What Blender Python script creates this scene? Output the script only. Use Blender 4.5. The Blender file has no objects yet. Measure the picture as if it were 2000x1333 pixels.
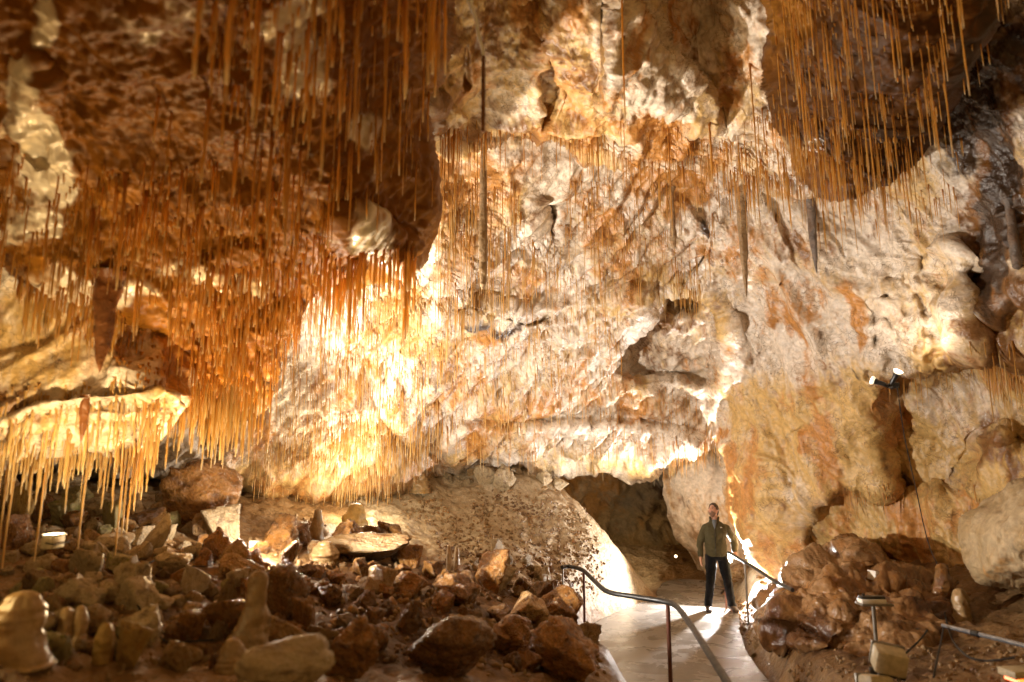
import bpy, bmesh, math, random
import numpy as np
from mathutils import Vector, Matrix

random.seed(7)
sc = bpy.context.scene
COL = sc.collection
PHW, PHH = 2000.0, 1333.0
FPX = 1333.0
PITCH = math.radians(10.0)
CAM = np.array([0.0, 0.0, 2.5])
cF = np.array([0, math.cos(PITCH), math.sin(PITCH)])
cU = np.array([0, -math.sin(PITCH), math.cos(PITCH)])
cR = np.array([1.0, 0, 0])

# ------------------------------------------------------------------ camera
cam_d = bpy.data.cameras.new("camera")
cam = bpy.data.objects.new("camera", cam_d)
COL.objects.link(cam)
cam.location = CAM
cam.rotation_euler = (math.pi / 2 + PITCH, 0, 0)
cam_d.sensor_width = 36.0
cam_d.lens = FPX / PHW * 36.0
cam_d.clip_start = 0.05
cam_d.clip_end = 500
cam_d.dof.use_dof = True
cam_d.dof.focus_distance = 11.0
cam_d.dof.aperture_fstop = .95
sc.camera = cam


def at(x, y, D):
    """photo pixel and depth along the lens axis -> world point"""
    x = np.asarray(x, float); y = np.asarray(y, float); D = np.asarray(D, float)
    a = ((x - PHW / 2) / FPX)[..., None]; b = (-(y - PHH / 2) / FPX)[..., None]
    return CAM + D[..., None] * (cF + a * cR + b * cU)


def to_px(P):
    q = np.asarray(P) - CAM
    d = q @ cF
    return PHW / 2 + FPX * (q @ cR) / d, PHH / 2 - FPX * (q @ cU) / d, d


def V(x, y, D):
    return Vector(at(x, y, D))


def on_z(x, y, z):
    d = at(x, y, 1.0) - CAM
    return CAM + d * ((z - CAM[2]) / d[2])


# ------------------------------------------------------------------ world, lamps' exposure
w = bpy.data.worlds.new("World")
sc.world = w
w.use_nodes = True
bgn = w.node_tree.nodes["Background"]
bgn.inputs[0].default_value = (1.0, 0.56, 0.19, 1)
bgn.inputs[1].default_value = 0.28
sc.view_settings.view_transform = 'Standard'
sc.view_settings.look = 'None'
sc.view_settings.gamma = 1
sc.view_settings.exposure = 0.48
sc.render.engine = 'CYCLES'
sc.cycles.use_denoising = True
sc.cycles.max_bounces = 5
sc.cycles.diffuse_bounces = 3
sc.cycles.glossy_bounces = 2
sc.cycles.use_adaptive_sampling = True
sc.cycles.adaptive_threshold = .03
sc.cycles.sample_clamp_indirect = 4.0


def lamp(name, loc, power, col, target=None, cone=None, size=0.08, blend=0.5):
    ld = bpy.data.lights.new(name, 'SPOT' if target is not None else 'POINT')
    ld.energy = power; ld.color = col; ld.shadow_soft_size = size
    o = bpy.data.objects.new(name, ld)
    COL.objects.link(o)
    o.location = loc
    if target is not None:
        ld.spot_size = math.radians(cone); ld.spot_blend = blend
        d = Vector(target) - Vector(loc)
        o.rotation_euler = d.to_track_quat('-Z', 'Y').to_euler()
    return o


WARM = (1.0, 0.74, 0.45)
WHITE = (1.0, 0.86, 0.68)
NEUT = (1.0, 0.94, 0.88)
# the flash behind the visitor, and the show lamps; some have housings below, others are unseen
lamp("strobe_light", V(1417, 1098, 12.15), 760, NEUT, target=V(1150, 950, 6.0), cone=170, blend=.25, size=0.03)
lamp("strobe_spill_light", V(1432, 1090, 12.25), 9, NEUT, size=0.05)
lamp("slope_lamp_light", V(520, 1030, 6.9), 1350, (1.0, .91, .80), target=V(1320, 450, 9.0), cone=130, blend=.55)
lamp("slope_glow_light", V(520, 1030, 6.9), 75, WHITE, size=.1)
lamp("roof_lamp_light", V(468, 1062, 6.2), 310, (1.0, .62, .22), target=V(430, 520, 5.2), cone=145, blend=.8)
lamp("ledge_lamp_light", V(112, 1030, 4.25), 115, (1.0, .72, .36), target=V(170, 760, 4.9), cone=140, blend=.8)
lamp("drapery_fill_light", V(960, 1150, 7.2), 420, (1.0, .80, .52), target=V(1120, 120, 7.0), cone=75, blend=.9, size=.15)  # unseen lamp added to lift the shadow on the drapery
lamp("mound_lamp_light", V(690, 975, 9.6), 85, (1.0, 0.82, 0.52), target=V(700, 700, 9.5), cone=130, blend=.6)
lamp("mound_glow_light", V(700, 960, 9.9), 75, (1.0, 0.86, 0.62), size=.1)
lamp("wall_spot_light", V(1752, 706, 8.0), 30, WHITE, target=V(1790, 620, 8.2), cone=120, blend=.5)
lamp("passage_lamp_light", V(1180, 1080, 15.2), 24, WARM, size=.06)
lamp("stump_lamp_light", V(-70, 1130, 3.3), 4, (1.0, .68, .26), size=.1)
lamp("red_lamp_light", V(1990, 1335, 5.2), 8, (1, .15, .03), size=.05)


# ------------------------------------------------------------------ numpy noise
def _h(i, j, k, s):
    n = (i * 374761393 + j * 668265263 + k * 2147483647 + s * 1274126177) & 0xffffffff
    n = ((n ^ (n >> 13)) * 1274126177) & 0xffffffff
    n = ((n ^ (n >> 16)) * 2246822519) & 0xffffffff
    return ((n ^ (n >> 15)) & 0xffff) / 32767.5 - 1.0


def vnoise(P, s=0):
    P = np.asarray(P, float)
    F = np.floor(P); f = P - F
    I = F.astype(np.int64)
    u = f * f * f * (f * (f * 6 - 15) + 10)
    i, j, k = I[..., 0], I[..., 1], I[..., 2]
    ux, uy, uz = u[..., 0], u[..., 1], u[..., 2]
    r = 0
    for a in (0, 1):
        for b in (0, 1):
            for c in (0, 1):
                wgt = (ux if a else 1 - ux) * (uy if b else 1 - uy) * (uz if c else 1 - uz)
                r = r + wgt * _h(i + a, j + b, k + c, s)
    return r


_ROT = np.array([[0.36, 0.48, -0.8], [-0.8, 0.6, 0.0], [0.48, 0.64, 0.6]])


def fbm(P, freq, octv=4, gain=.5, s=0):
    Q = np.asarray(P) * np.asarray(freq)
    a = 1; r = 0; t = 0
    for o in range(octv):
        r = r + a * vnoise(Q, s + o * 17); t += a
        a *= gain; Q = (Q @ _ROT) * 2.03 + 3.7
    return r / t


def ridge(P, freq, octv=3, s=0):
    Q = np.asarray(P) * np.asarray(freq)
    a = 1; r = 0; t = 0
    for o in range(octv):
        r = r + a * (1 - 2 * np.abs(vnoise(Q, s + o * 13))); t += a
        a *= .5; Q = Q * 2.1 + 5.1
    return r / t


def sstep(a, b, x):
    t = np.clip((x - a) / (b - a), 0, 1)
    return t * t * (3 - 2 * t)


# ------------------------------------------------------------------ mesh helpers
def mesh_np(name, verts, faces, smooth=True, col=None, tattr=None):
    verts = np.asarray(verts, np.float32); faces = np.asarray(faces, np.int32)
    m = bpy.data.meshes.new(name)
    n, k = faces.shape
    m.vertices.add(len(verts)); m.vertices.foreach_set("co", verts.ravel())
    m.loops.add(n * k); m.loops.foreach_set("vertex_index", faces.ravel())
    m.polygons.add(n)
    m.polygons.foreach_set("loop_start", np.arange(0, n * k, k, dtype=np.int32))
    m.polygons.foreach_set("loop_total", np.full(n, k, np.int32))
    m.polygons.foreach_set("use_smooth", np.full(n, smooth))
    m.update(calc_edges=True)
    if col is not None:
        a = m.color_attributes.new("stain_light", 'FLOAT_COLOR', 'POINT')
        c = np.ones((len(verts), 4), np.float32); c[:, :np.shape(col)[1]] = col
        a.data.foreach_set("color", c.ravel())
    if tattr is not None:
        a = m.attributes.new("along", 'FLOAT', 'POINT')
        a.data.foreach_set("value", np.asarray(tattr, np.float32))
    return m


def link(name, mesh, mat=None, parent=None, **props):
    o = bpy.data.objects.new(name, mesh)
    COL.objects.link(o)
    if mat is not None and mesh is not None and len(mesh.materials) == 0:
        mesh.materials.append(mat)
    if parent is not None:
        o.parent = parent
    for k, v in props.items():
        o[k] = v
    return o


def empty(name, loc, label, category, group=None, rot=(0, 0, 0)):
    o = bpy.data.objects.new(name, None)
    COL.objects.link(o)
    o.location = loc; o.rotation_euler = rot
    o["label"] = label; o["category"] = category
    if group: o["group"] = group
    return o


class MB:
    """collects boxes, tubes and lathes into one mesh"""
    def __init__(s): s.bm = bmesh.new()

    def box(s, c, size, rot=None, bevel=0.0):
        g = bmesh.ops.create_cube(s.bm, size=1.0)
        M = Matrix.Translation(Vector(c)) @ (rot.to_4x4() if rot else Matrix()) @ Matrix.Diagonal((*size, 1))
        bmesh.ops.transform(s.bm, matrix=M, verts=g['verts'])
        if bevel:
            es = list({e for v in g['verts'] for e in v.link_edges})
            bmesh.ops.bevel(s.bm, geom=es, offset=bevel, segments=2, affect='EDGES', profile=.5)
        return s

    def tube(s, pts, r, n=10, cap=True):
        pts = [Vector(p) for p in pts]
        rr = r if isinstance(r, (list, tuple)) else [r] * len(pts)
        rings = []
        up = Vector((0.013, 0.021, 1))
        for i, p in enumerate(pts):
            t = (pts[min(i + 1, len(pts) - 1)] - pts[max(i - 1, 0)]).normalized()
            a = t.cross(up)
            if a.length < 1e-3: a = t.cross(Vector((1, 0, 0)))
            a.normalize(); b = t.cross(a)
            rings.append([s.bm.verts.new(p + (a * math.cos(2 * math.pi * q / n) + b * math.sin(2 * math.pi * q / n)) * rr[i]) for q in range(n)])
        for A, B in zip(rings, rings[1:]):
            for q in range(n):
                s.bm.faces.new((A[q], A[(q + 1) % n], B[(q + 1) % n], B[q]))
        if cap:
            s.bm.faces.new(rings[0][::-1]); s.bm.faces.new(rings[-1])
        return s

    def build(s, name, mat, parent=None, smooth=True, **props):
        bmesh.ops.recalc_face_normals(s.bm, faces=s.bm.faces)
        m = bpy.data.meshes.new(name)
        s.bm.to_mesh(m); s.bm.free()
        if smooth:
            for p in m.polygons: p.use_smooth = True
            m.set_sharp_from_angle(angle=math.radians(40))
        return link(name, m, mat, parent, **props)


def spline(pts, per=8):
    pts = [Vector(p) for p in pts]
    P = [pts[0]] + pts + [pts[-1]]
    out = []
    for i in range(1, len(P) - 2):
        for k in range(per):
            t = k / per
            a, b, c, d = P[i - 1], P[i], P[i + 1], P[i + 2]
            out.append(.5 * ((2 * b) + (c - a) * t + (2 * a - 5 * b + 4 * c - d) * t * t + (3 * b - a - 3 * c + d) * t ** 3))
    out.append(pts[-1])
    return out


# ------------------------------------------------------------------ materials
class NT:
    def __init__(s, name):
        s.m = bpy.data.materials.new(name); s.m.use_nodes = True
        s.t = s.m.node_tree
        for n in list(s.t.nodes):
            if n.type != 'OUTPUT_MATERIAL' and n.type != 'BSDF_PRINCIPLED': s.t.nodes.remove(n)
        s.b = next(n for n in s.t.nodes if n.type == 'BSDF_PRINCIPLED')
        s.out = next(n for n in s.t.nodes if n.type == 'OUTPUT_MATERIAL')

    def new(s, typ, **kw):
        n = s.t.nodes.new(typ)
        for k, v in kw.items(): setattr(n, k, v)
        return n

    def set(s, sock, v):
        if hasattr(v, 'is_output') or isinstance(v, bpy.types.NodeSocket): s.t.links.new(v, sock)
        elif v is not None:
            if hasattr(sock.default_value, '__len__') and len(sock.default_value) == 4 and len(v) == 3: v = (*v, 1)
            sock.default_value = v

    def math(s, op, a, b=None, clamp=False):
        n = s.new('ShaderNodeMath', operation=op, use_clamp=clamp)
        s.set(n.inputs[0], a)
        if b is not None: s.set(n.inputs[1], b)
        return n.outputs[0]

    def mix(s, f, a, b, blend='MIX'):
        n = s.new('ShaderNodeMix', data_type='RGBA', blend_type=blend)
        s.set(n.inputs[0], f); s.set(n.inputs[6], a); s.set(n.inputs[7], b)
        return n.outputs[2]

    def ss(s, v, lo, hi, a=0.0, b=1.0):
        n = s.new('ShaderNodeMapRange', interpolation_type='SMOOTHSTEP')
        s.set(n.inputs[0], v); n.inputs[1].default_value = lo; n.inputs[2].default_value = hi
        n.inputs[3].default_value = a; n.inputs[4].default_value = b
        return n.outputs[0]

    def mapping(s, vec, scale):
        n = s.new('ShaderNodeMapping'); s.set(n.inputs[0], vec); n.inputs['Scale'].default_value = scale
        return n.outputs[0]

    def noise(s, vec, scale, detail=5, rough=.55, dist=0.0):
        n = s.new('ShaderNodeTexNoise'); s.set(n.inputs['Vector'], vec)
        n.inputs['Scale'].default_value = scale; n.inputs['Detail'].default_value = detail
        n.inputs['Roughness'].default_value = rough; n.inputs['Distortion'].default_value = dist
        return n

    def bump(s, h, strength, dist):
        n = s.new('ShaderNodeBump'); s.set(n.inputs['Height'], h)
        n.inputs['Strength'].default_value = strength; n.inputs['Distance'].default_value = dist
        s.t.links.new(n.outputs[0], s.b.inputs['Normal'])
        return n


def rock_mat(name, cream, pale, orange, brown, dark, rough=(.3, .6), bump=.6, crack=.7, fine=14, attr=True, bdist=.04, rnd=0.0, spec=.5):
    """attr: mineral stains and painted light come with the sheet (stain_light: orange, brown, dark, and alpha = pale lime, on the low roof painted glints); else from noise"""
    k = NT(name)
    tc = k.new('ShaderNodeTexCoord').outputs['Object']
    n3 = k.noise(tc, fine, 4, .62).outputs['Fac']
    if attr:
        a = k.new('ShaderNodeAttribute', attribute_name='stain_light')
        sp = k.new('ShaderNodeSeparateColor'); k.set(sp.inputs[0], a.outputs['Color'])
        fo, fb, fd = sp.outputs
        lo = a.outputs['Alpha']
    else:
        n1 = k.noise(tc, 2.4, 4, .6, .5)
        sp = k.new('ShaderNodeSeparateColor'); k.set(sp.inputs[0], n1.outputs['Color'])
        lo = k.ss(n1.outputs['Fac'], .38, .62)
        fo = k.ss(sp.outputs[0], .48, .7); fb = k.ss(sp.outputs[1], .5, .72); fd = k.ss(sp.outputs[2], .62, .8)
    c = k.mix(lo, cream, pale)
    c = k.mix(fo, c, orange)
    c = k.mix(fb, c, brown)
    c = k.mix(fd, c, dark)
    if crack:
        warp = k.new('ShaderNodeVectorMath', operation='MULTIPLY_ADD')
        wno = k.noise(tc, 2.5, 3)
        k.set(warp.inputs[0], wno.outputs['Color']); warp.inputs[1].default_value = (.7, .7, .7); k.set(warp.inputs[2], tc)
        cr = None
        for scl, wd, lo_, hi_ in ((2.2, .014, .46, .54), (9.0, .034, .44, .55)):
            v = k.new('ShaderNodeTexVoronoi', feature='DISTANCE_TO_EDGE'); k.set(v.inputs['Vector'], warp.outputs[0])
            v.inputs['Scale'].default_value = scl
            q = k.math('MULTIPLY', k.ss(v.outputs['Distance'], 0, wd, 1, 0), k.ss(wno.outputs['Fac'], lo_, hi_))
            cr = q if cr is None else k.math('MAXIMUM', cr, q)
        c = k.mix(k.math('MULTIPLY', cr, crack), c, tuple(x * .4 for x in brown))
    c = k.mix(1.0, c, k.ss(n3, .25, .75, .72, 1.12), 'MULTIPLY')
    if rnd:
        oi = k.new('ShaderNodeObjectInfo').outputs['Random']
        c = k.mix(1.0, c, k.ss(oi, 0, 1, 1 - rnd, 1 + rnd * .6), 'MULTIPLY')
    k.set(k.b.inputs['Base Color'], c)
    k.set(k.b.inputs['Roughness'], k.ss(lo, 0, 1, rough[0], rough[1]))
    if attr and spec < .4: k.set(k.b.inputs['Specular IOR Level'], k.ss(lo, 0, 1, .12, .6))
    else: k.b.inputs['Specular IOR Level'].default_value = spec
    k.bump(n3, bump, bdist)
    return k.m


CREAM = (.58, .38, .14); PALE = (.69, .59, .48); ORANGE = (.50, .23, .06); BROWN = (.20, .085, .020); DARK = (.055, .03, .016)
M_WALL = rock_mat("calcite_wall", CREAM, PALE, ORANGE, BROWN, DARK, rough=(.42, .26), bump=.55, crack=.65, fine=17, spec=.65)
M_ROOF = rock_mat("stained_glint_roof", (.21, .078, .007), (.82, .72, .55), (.34, .14, .016), (.14, .046, .004), DARK, rough=(.5, .3), bump=.2, crack=0, fine=9, spec=.3)  # pale tone paints the blurred wet glints of the roof
M_BULGE = rock_mat("bulge_rock", (.11, .040, .007), (.40, .28, .14), (.24, .10, .015), (.07, .026, .005), DARK, rough=(.5, .3), bump=.3, crack=0, fine=10, spec=.3)  # base darkened to hold the shade the bulge hangs in
M_PASS = rock_mat("passage_rock", (.30, .23, .14), (.24, .21, .16), (.34, .19, .06), (.16, .09, .04), DARK, rough=(.4, .7), bump=.6, crack=.3)
M_FLOOR = rock_mat("cave_soil", (.22, .12, .055), (.28, .17, .09), (.30, .14, .05), (.10, .045, .018), (.03, .016, .008), rough=(.25, .6), bump=.9, crack=.15, fine=18)
M_FLOW = rock_mat("wet_flowstone", (.19, .085, .026), (.30, .17, .075), (.24, .10, .022), (.09, .035, .010), DARK, rough=(.10, .26), bump=1.0, crack=.1, fine=10)
M_ROCKS = [
    rock_mat("rock_tan", (.42, .26, .11), (.52, .37, .20), (.40, .20, .06), (.18, .08, .025), DARK, rough=(.25, .55), bump=.9, crack=.25, attr=False, rnd=.4),
    rock_mat("rock_brown", (.29, .125, .03), (.38, .20, .065), (.38, .16, .026), (.11, .042, .011), DARK, rough=(.09, .3), bump=1.0, crack=.2, attr=False, rnd=.35, spec=.7),
    rock_mat("rock_ochre", (.46, .28, .07), (.50, .34, .10), (.42, .22, .04), (.24, .12, .03), DARK, rough=(.4, .7), bump=.7, crack=.2, attr=False, rnd=.2),
    rock_mat("rock_grey", (.42, .31, .17), (.54, .44, .29), (.34, .24, .12), (.2, .13, .07), DARK, rough=(.35, .65), bump=.6, crack=.3, attr=False, rnd=.2),
    rock_mat("rock_moss", (.30, .25, .11), (.36, .30, .16), (.24, .23, .05), (.16, .13, .05), DARK, rough=(.4, .7), bump=.6, crack=.2, attr=False, rnd=.1),
]
M_STAL = rock_mat("stalagmite_calcite", (.33, .21, .095), (.42, .30, .16), (.38, .22, .06), (.26, .15, .06), DARK, rough=(.22, .45), bump=.35, crack=.1, attr=False, rnd=.15)


def straw_mat(name, root, mid, tip, rough=.3):
    k = NT(name)
    al = k.new('ShaderNodeAttribute', attribute_name='along').outputs['Fac']
    g = k.new('ShaderNodeNewGeometry').outputs['Random Per Island']
    g2 = k.new('ShaderNodeObjectInfo').outputs['Random']
    r = k.math('FRACT', k.math('ADD', g, k.math('MULTIPLY', g2, 3.7)))
    c = k.mix(k.ss(al, 0, .55), root, mid)
    c = k.mix(k.ss(al, .75, .98, 0, 1.0), c, tip)
    c = k.mix(k.math('MULTIPLY', r, .55), c, tuple(min(1, x * .55) for x in mid))
    k.set(k.b.inputs['Base Color'], c)
    k.b.inputs['Roughness'].default_value = rough
    tr = k.new('ShaderNodeBsdfTranslucent'); k.set(tr.inputs[0], c)
    ms = k.new('ShaderNodeMixShader'); ms.inputs[0].default_value = .5
    k.t.links.new(k.b.outputs[0], ms.inputs[1]); k.t.links.new(tr.outputs[0], ms.inputs[2])
    k.t.links.new(ms.outputs[0], k.out.inputs[0])
    return k.m


M_STRAW_O = straw_mat("straw_orange", (.52, .20, .03), (.80, .46, .11), (.92, .78, .52))
M_STRAW_P = straw_mat("straw_pale", (.62, .34, .09), (.84, .60, .25), (.92, .80, .56))


def plain(name, col, rough=.5, metal=0, var=.25, scale=20, bump=.1):
    k = NT(name)
    tc = k.new('ShaderNodeTexCoord').outputs['Object']
    n = k.noise(tc, scale, 6).outputs['Fac']
    c = k.mix(1.0, col, k.ss(n, .3, .7, 1 - var, 1 + var * .3), 'MULTIPLY')
    k.set(k.b.inputs['Base Color'], c)
    k.set(k.b.inputs['Roughness'], k.ss(n, .3, .7, rough * .8, min(1, rough * 1.2)))
    k.b.inputs['Metallic'].default_value = metal
    if bump: k.bump(n, bump, .01)
    return k.m


def glow(name, col, strength):
    k = NT(name)
    k.b.inputs['Base Color'].default_value = (.8, .8, .8, 1)
    k.b.inputs['Emission Color'].default_value = (*col, 1)
    k.b.inputs['Emission Strength'].default_value = strength
    return k.m


M_RAIL = plain("rail_steel", (.02, .018, .017), .42, .2)
M_POST = plain("rusty_post", (.13, .045, .025), .5, .2)
M_BLACK = plain("black_plastic", (.015, .015, .015), .4, 0, .1)
M_WHITEP = plain("white_plastic", (.75, .72, .66), .4, 0, .1)
M_BEIGE = plain("beige_housing", (.52, .44, .29), .55, 0, .25, 30)
M_STEEL = plain("grey_steel", (.22, .20, .17), .4, .5)
M_CABLE = plain("cable_rubber", (.02, .018, .016), .8, 0, .1)
M_GLOWW = glow("lit_white_lens", (1, .92, .8), 6)
M_GLOWY = glow("lit_yellow_lens", (1, .75, .4), 9)
M_GLOWR = glow("lit_red_lens", (1, .12, .02), 3)
M_GLOWG = glow("lit_green_lens", (.08, 1, .25), .6)
M_GLOWO = glow("lit_orange_lens", (1, .35, .05), 2.2)
M_STROBE = glow("strobe_lens", (1, .97, .95), 60)


# ------------------------------------------------------------------ sculpted rock sheets
def tps(ctrl):
    c = np.array(ctrl, float)
    X = c[:, :2] / 500.0; z = c[:, 2]; n = len(X)

    def U(r2): return np.where(r2 > 1e-12, .5 * r2 * np.log(np.maximum(r2, 1e-12)), 0)
    r2 = ((X[:, None] - X[None]) ** 2).sum(-1)
    A = np.zeros((n + 3, n + 3)); A[:n, :n] = U(r2) + np.eye(n) * .02
    A[:n, n] = 1; A[:n, n + 1:] = X; A[n:, :n] = A[:n, n:].T
    s = np.linalg.solve(A, np.r_[z, 0, 0, 0])

    def f(x, y):
        q = np.stack([np.ravel(x), np.ravel(y)], -1) / 500.0
        o = s[n] + q @ s[n + 1:]
        for i in range(n):
            o = o + s[i] * U(((q - X[i]) ** 2).sum(-1))
        return o.reshape(np.shape(x))
    return f


def resample(poly, jag, wl, seed, closed=True):
    p = np.array(poly, float)
    for _ in range(2):
        q = np.roll(p, -1, 0)
        p = np.stack([p * .75 + q * .25, p * .25 + q * .75], 1).reshape(-1, 2)
    q = np.roll(p, -1, 0); L = np.hypot(*(q - p).T); cum = np.r_[0, np.cumsum(L)]
    n = int(cum[-1] / 9) + 3
    t = np.linspace(0, cum[-1], n, endpoint=False)
    pc = np.vstack([p, p[:1]])
    x = np.interp(t, cum, pc[:, 0]); y = np.interp(t, cum, pc[:, 1])
    if jag:
        Q = np.stack([x / wl, y / wl, np.full_like(x, seed * 3.3)], -1)
        x = x + jag * fbm(Q, 1.0, 4, .6, seed); y = y + jag * fbm(Q + 9.1, 1.0, 4, .6, seed + 5)
    return np.stack([x, y], -1)


def sdist(x, y, poly):
    """signed distance (inside positive) and nearest contour point"""
    shp = np.shape(x); x = np.ravel(x); y = np.ravel(y)
    A = poly; B = np.roll(poly, -1, 0); E = B - A; L2 = (E ** 2).sum(1) + 1e-9
    sd = np.empty(len(x)); nx = np.empty(len(x)); ny = np.empty(len(x))
    for i0 in range(0, len(x), 20000):
        px = x[i0:i0 + 20000, None]; py = y[i0:i0 + 20000, None]
        t = np.clip(((px - A[:, 0]) * E[:, 0] + (py - A[:, 1]) * E[:, 1]) / L2, 0, 1)
        qx = A[:, 0] + t * E[:, 0]; qy = A[:, 1] + t * E[:, 1]
        d2 = (px - qx) ** 2 + (py - qy) ** 2
        j = d2.argmin(1); r = np.arange(len(j))
        ins = ((A[:, 1] > py) != (B[:, 1] > py)) & (px < E[:, 0] * (py - A[:, 1]) / np.where(E[:, 1] == 0, 1e-9, E[:, 1]) + A[:, 0])
        sg = np.where(ins.sum(1) % 2 == 1, 1.0, -1.0)
        sd[i0:i0 + 20000] = np.sqrt(d2[r, j]) * sg
        nx[i0:i0 + 20000] = qx[r, j]; ny[i0:i0 + 20000] = qy[r, j]
    return sd.reshape(shp), nx.reshape(shp), ny.reshape(shp)


LAY = {}


def stain_light_of(X, Y, P, blobs, base=(0, 0, 0)):
    """colour zones, mostly mineral stains, also painted shade and glints: (x, y, rx, ry, channel, strength)"""
    wob = 70
    Q = np.stack([X / 160, Y / 160, np.zeros_like(X)], -1)
    x = X + wob * fbm(Q, 1, 4, .55, 51); y = Y + wob * fbm(Q + 7, 1, 4, .55, 61)
    out = np.zeros(X.shape + (4,)); out[...] = tuple(base) + (0,) * (4 - len(base))
    for bx, by, rx, ry, ch, s in blobs:
        d = ((x - bx) / rx) ** 2 + ((y - by) / ry) ** 2
        g = s * (1 - sstep(.45, 1.5, np.sqrt(d)))
        if ch == 3: out[..., 3] = out[..., 3] * (1 - g / s) + g
        elif s > 0: out[..., ch] = np.maximum(out[..., ch], g)
        else: out[..., ch] = np.minimum(out[..., ch], np.maximum(out[..., ch] + g, 0))
    return out


def sheet(name, poly, ctrl, mat, step=3.0, band=40, kback=.035, rb=30, rr=.25, feats=(), nz=(), blobs=(), base=(0, 0, 0),
          jag=7, wl=60, seed=1, parent=None, **props):
    """a body of rock: its outline, its depth, a rounded rim that turns away backwards, and several scales of relief"""
    pl = resample(poly, jag, wl, seed)
    x0, y0 = pl.min(0) - band - step; x1, y1 = pl.max(0) + band + step
    xs = np.arange(x0, x1, step); ys = np.arange(y0, y1, step)
    X, Y = np.meshgrid(xs, ys)
    # coarse distance first, exact near the rim
    cs = 8
    sdc, _, _ = sdist(X[::cs, ::cs], Y[::cs, ::cs], pl)
    sd = np.repeat(np.repeat(sdc, cs, 0), cs, 1)[:X.shape[0], :X.shape[1]]
    near = np.abs(sd) < (max(band, rb) + cs * step * 1.6)
    a, b, c = sdist(X[near], Y[near], pl)
    sd[near] = a
    NX, NY = X.copy(), Y.copy()
    m2 = near & (sd < 0)
    tmp = np.zeros_like(X); tmp[near] = b; NX[m2] = tmp[m2]
    tmp2 = np.zeros_like(X); tmp2[near] = c; NY[m2] = tmp2[m2]
    D = tps(ctrl)(NX, NY)
    for fp, delta, fb in feats:
        fpl = resample(fp, min(8, fb * .8), 45, seed + 31)
        bx0, by0 = fpl.min(0) - fb; bx1, by1 = fpl.max(0) + fb
        sel = (NX > bx0) & (NX < bx1) & (NY > by0) & (NY < by1)
        if sel.any():
            fs, _, _ = sdist(NX[sel], NY[sel], fpl)
            D[sel] += delta * sstep(-fb * .5, fb * .5, fs)
    if rr:
        t = np.clip((rb - sd) / rb, 0, 1)
        D = D + rr * (1 - np.sqrt(np.maximum(0, 1 - t * t)))
    D = D + np.clip(-sd, 0, None) * kback
    P = at(NX, NY, D)
    def blur(A, r):
        for ax in (0, 1):
            B = np.pad(A, [(r, r) if q == ax else (0, 0) for q in range(3)], mode='edge').cumsum(ax)
            n = A.shape[ax]; w_ = 2 * r
            A = (np.take(B, range(w_, w_ + n), ax) - np.take(B, range(0, n), ax)) / w_
        return A
    Ps = blur(P, 4)
    Nn = np.cross(np.gradient(Ps, axis=0), np.gradient(Ps, axis=1))
    Nn /= np.linalg.norm(Nn, axis=-1, keepdims=True) + 1e-9
    Nn = blur(Nn, 3); Nn /= np.linalg.norm(Nn, axis=-1, keepdims=True) + 1e-9
    view = CAM - P; sg = np.sign((Nn * view).sum(-1, keepdims=True)); Nn = Nn * np.where(sg == 0, 1, sg)
    h = np.zeros(X.shape)
    for kind, amp, fr, oc in nz:
        if kind == 'f': h += amp * fbm(P, fr, oc, .5, seed * 7)
        elif kind == 'r': h += amp * ridge(P, fr, oc, seed * 11)
        elif kind in 'de':      # slanting flow lines: left or right part of the sheet
            sg_ = 1 if kind == 'd' else -1
            Q_ = np.stack([(P[..., 0] - sg_ * P[..., 2]) * .707, P[..., 1], (sg_ * P[..., 0] + P[..., 2]) * .707], -1)
            Q_ = Q_ + .12 * fbm(P, 1.3, 2, .5, seed)[..., None]
            w_ = sstep(1330, 1520, NX); w_ = w_ if kind == 'e' else 1 - w_
            h += amp * w_ * ridge(Q_, fr, oc, seed * 3)
        elif kind == 'b':
            h += amp * (np.abs(fbm(P, fr, oc, .5, seed * 5)) * 2 - .4)
    h = h * (1 - .75 * sstep(0, band, -sd))
    P = P + Nn * h[..., None]
    keep = sd > -band
    idx = -np.ones(X.shape, np.int64); idx[keep] = np.arange(keep.sum())
    q = keep[:-1, :-1] & keep[1:, :-1] & keep[:-1, 1:] & keep[1:, 1:]
    F = np.stack([idx[:-1, :-1][q], idx[:-1, 1:][q], idx[1:, 1:][q], idx[1:, :-1][q]], -1)
    Pk = P[keep]
    raw = stain_light_of(NX, NY, P, blobs, base)[keep]
    vz = np.array([3.4, 3.4, .75])
    nA = fbm(Pk, vz, 5, .6, 101); nB = fbm(Pk, (2.6, 2.6, 2.2), 5, .6, 102); nC = fbm(Pk, vz * 1.6, 4, .6, 103); nD = fbm(Pk, (1.3, 1.3, .9), 5, .6, 104)
    nE = fbm(Pk, (20, 20, 4), 4, .65, 105)
    col = np.stack([sstep(.18, .80, raw[:, 0] + 1.0 * nA + .55 * nE), sstep(.22, .75, raw[:, 1] + .9 * nB + .45 * nE), sstep(.35, .7, raw[:, 2] + .8 * nC + .25 * nE),
                    sstep(-.34, .34, nD + .5 * nE + raw[:, 3])], -1)
    o = link(name, mesh_np(name, P[keep], F, col=col), mat, parent, **props)
    LAY[name] = (xs[0], ys[0], step, P, sd)
    return o


def surf(name, x, y):
    """point of a sculpted sheet seen at a photo pixel"""
    a, b, s, P, sd = LAY[name]
    j = int(round((x - a) / s)); i = int(round((y - b) / s))
    if 0 <= i < P.shape[0] and 0 <= j < P.shape[1] and sd[i, j] > 0:
        return P[i, j]
    return None

# ================================================================== the cave
ST = dict(kind="structure")
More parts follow.
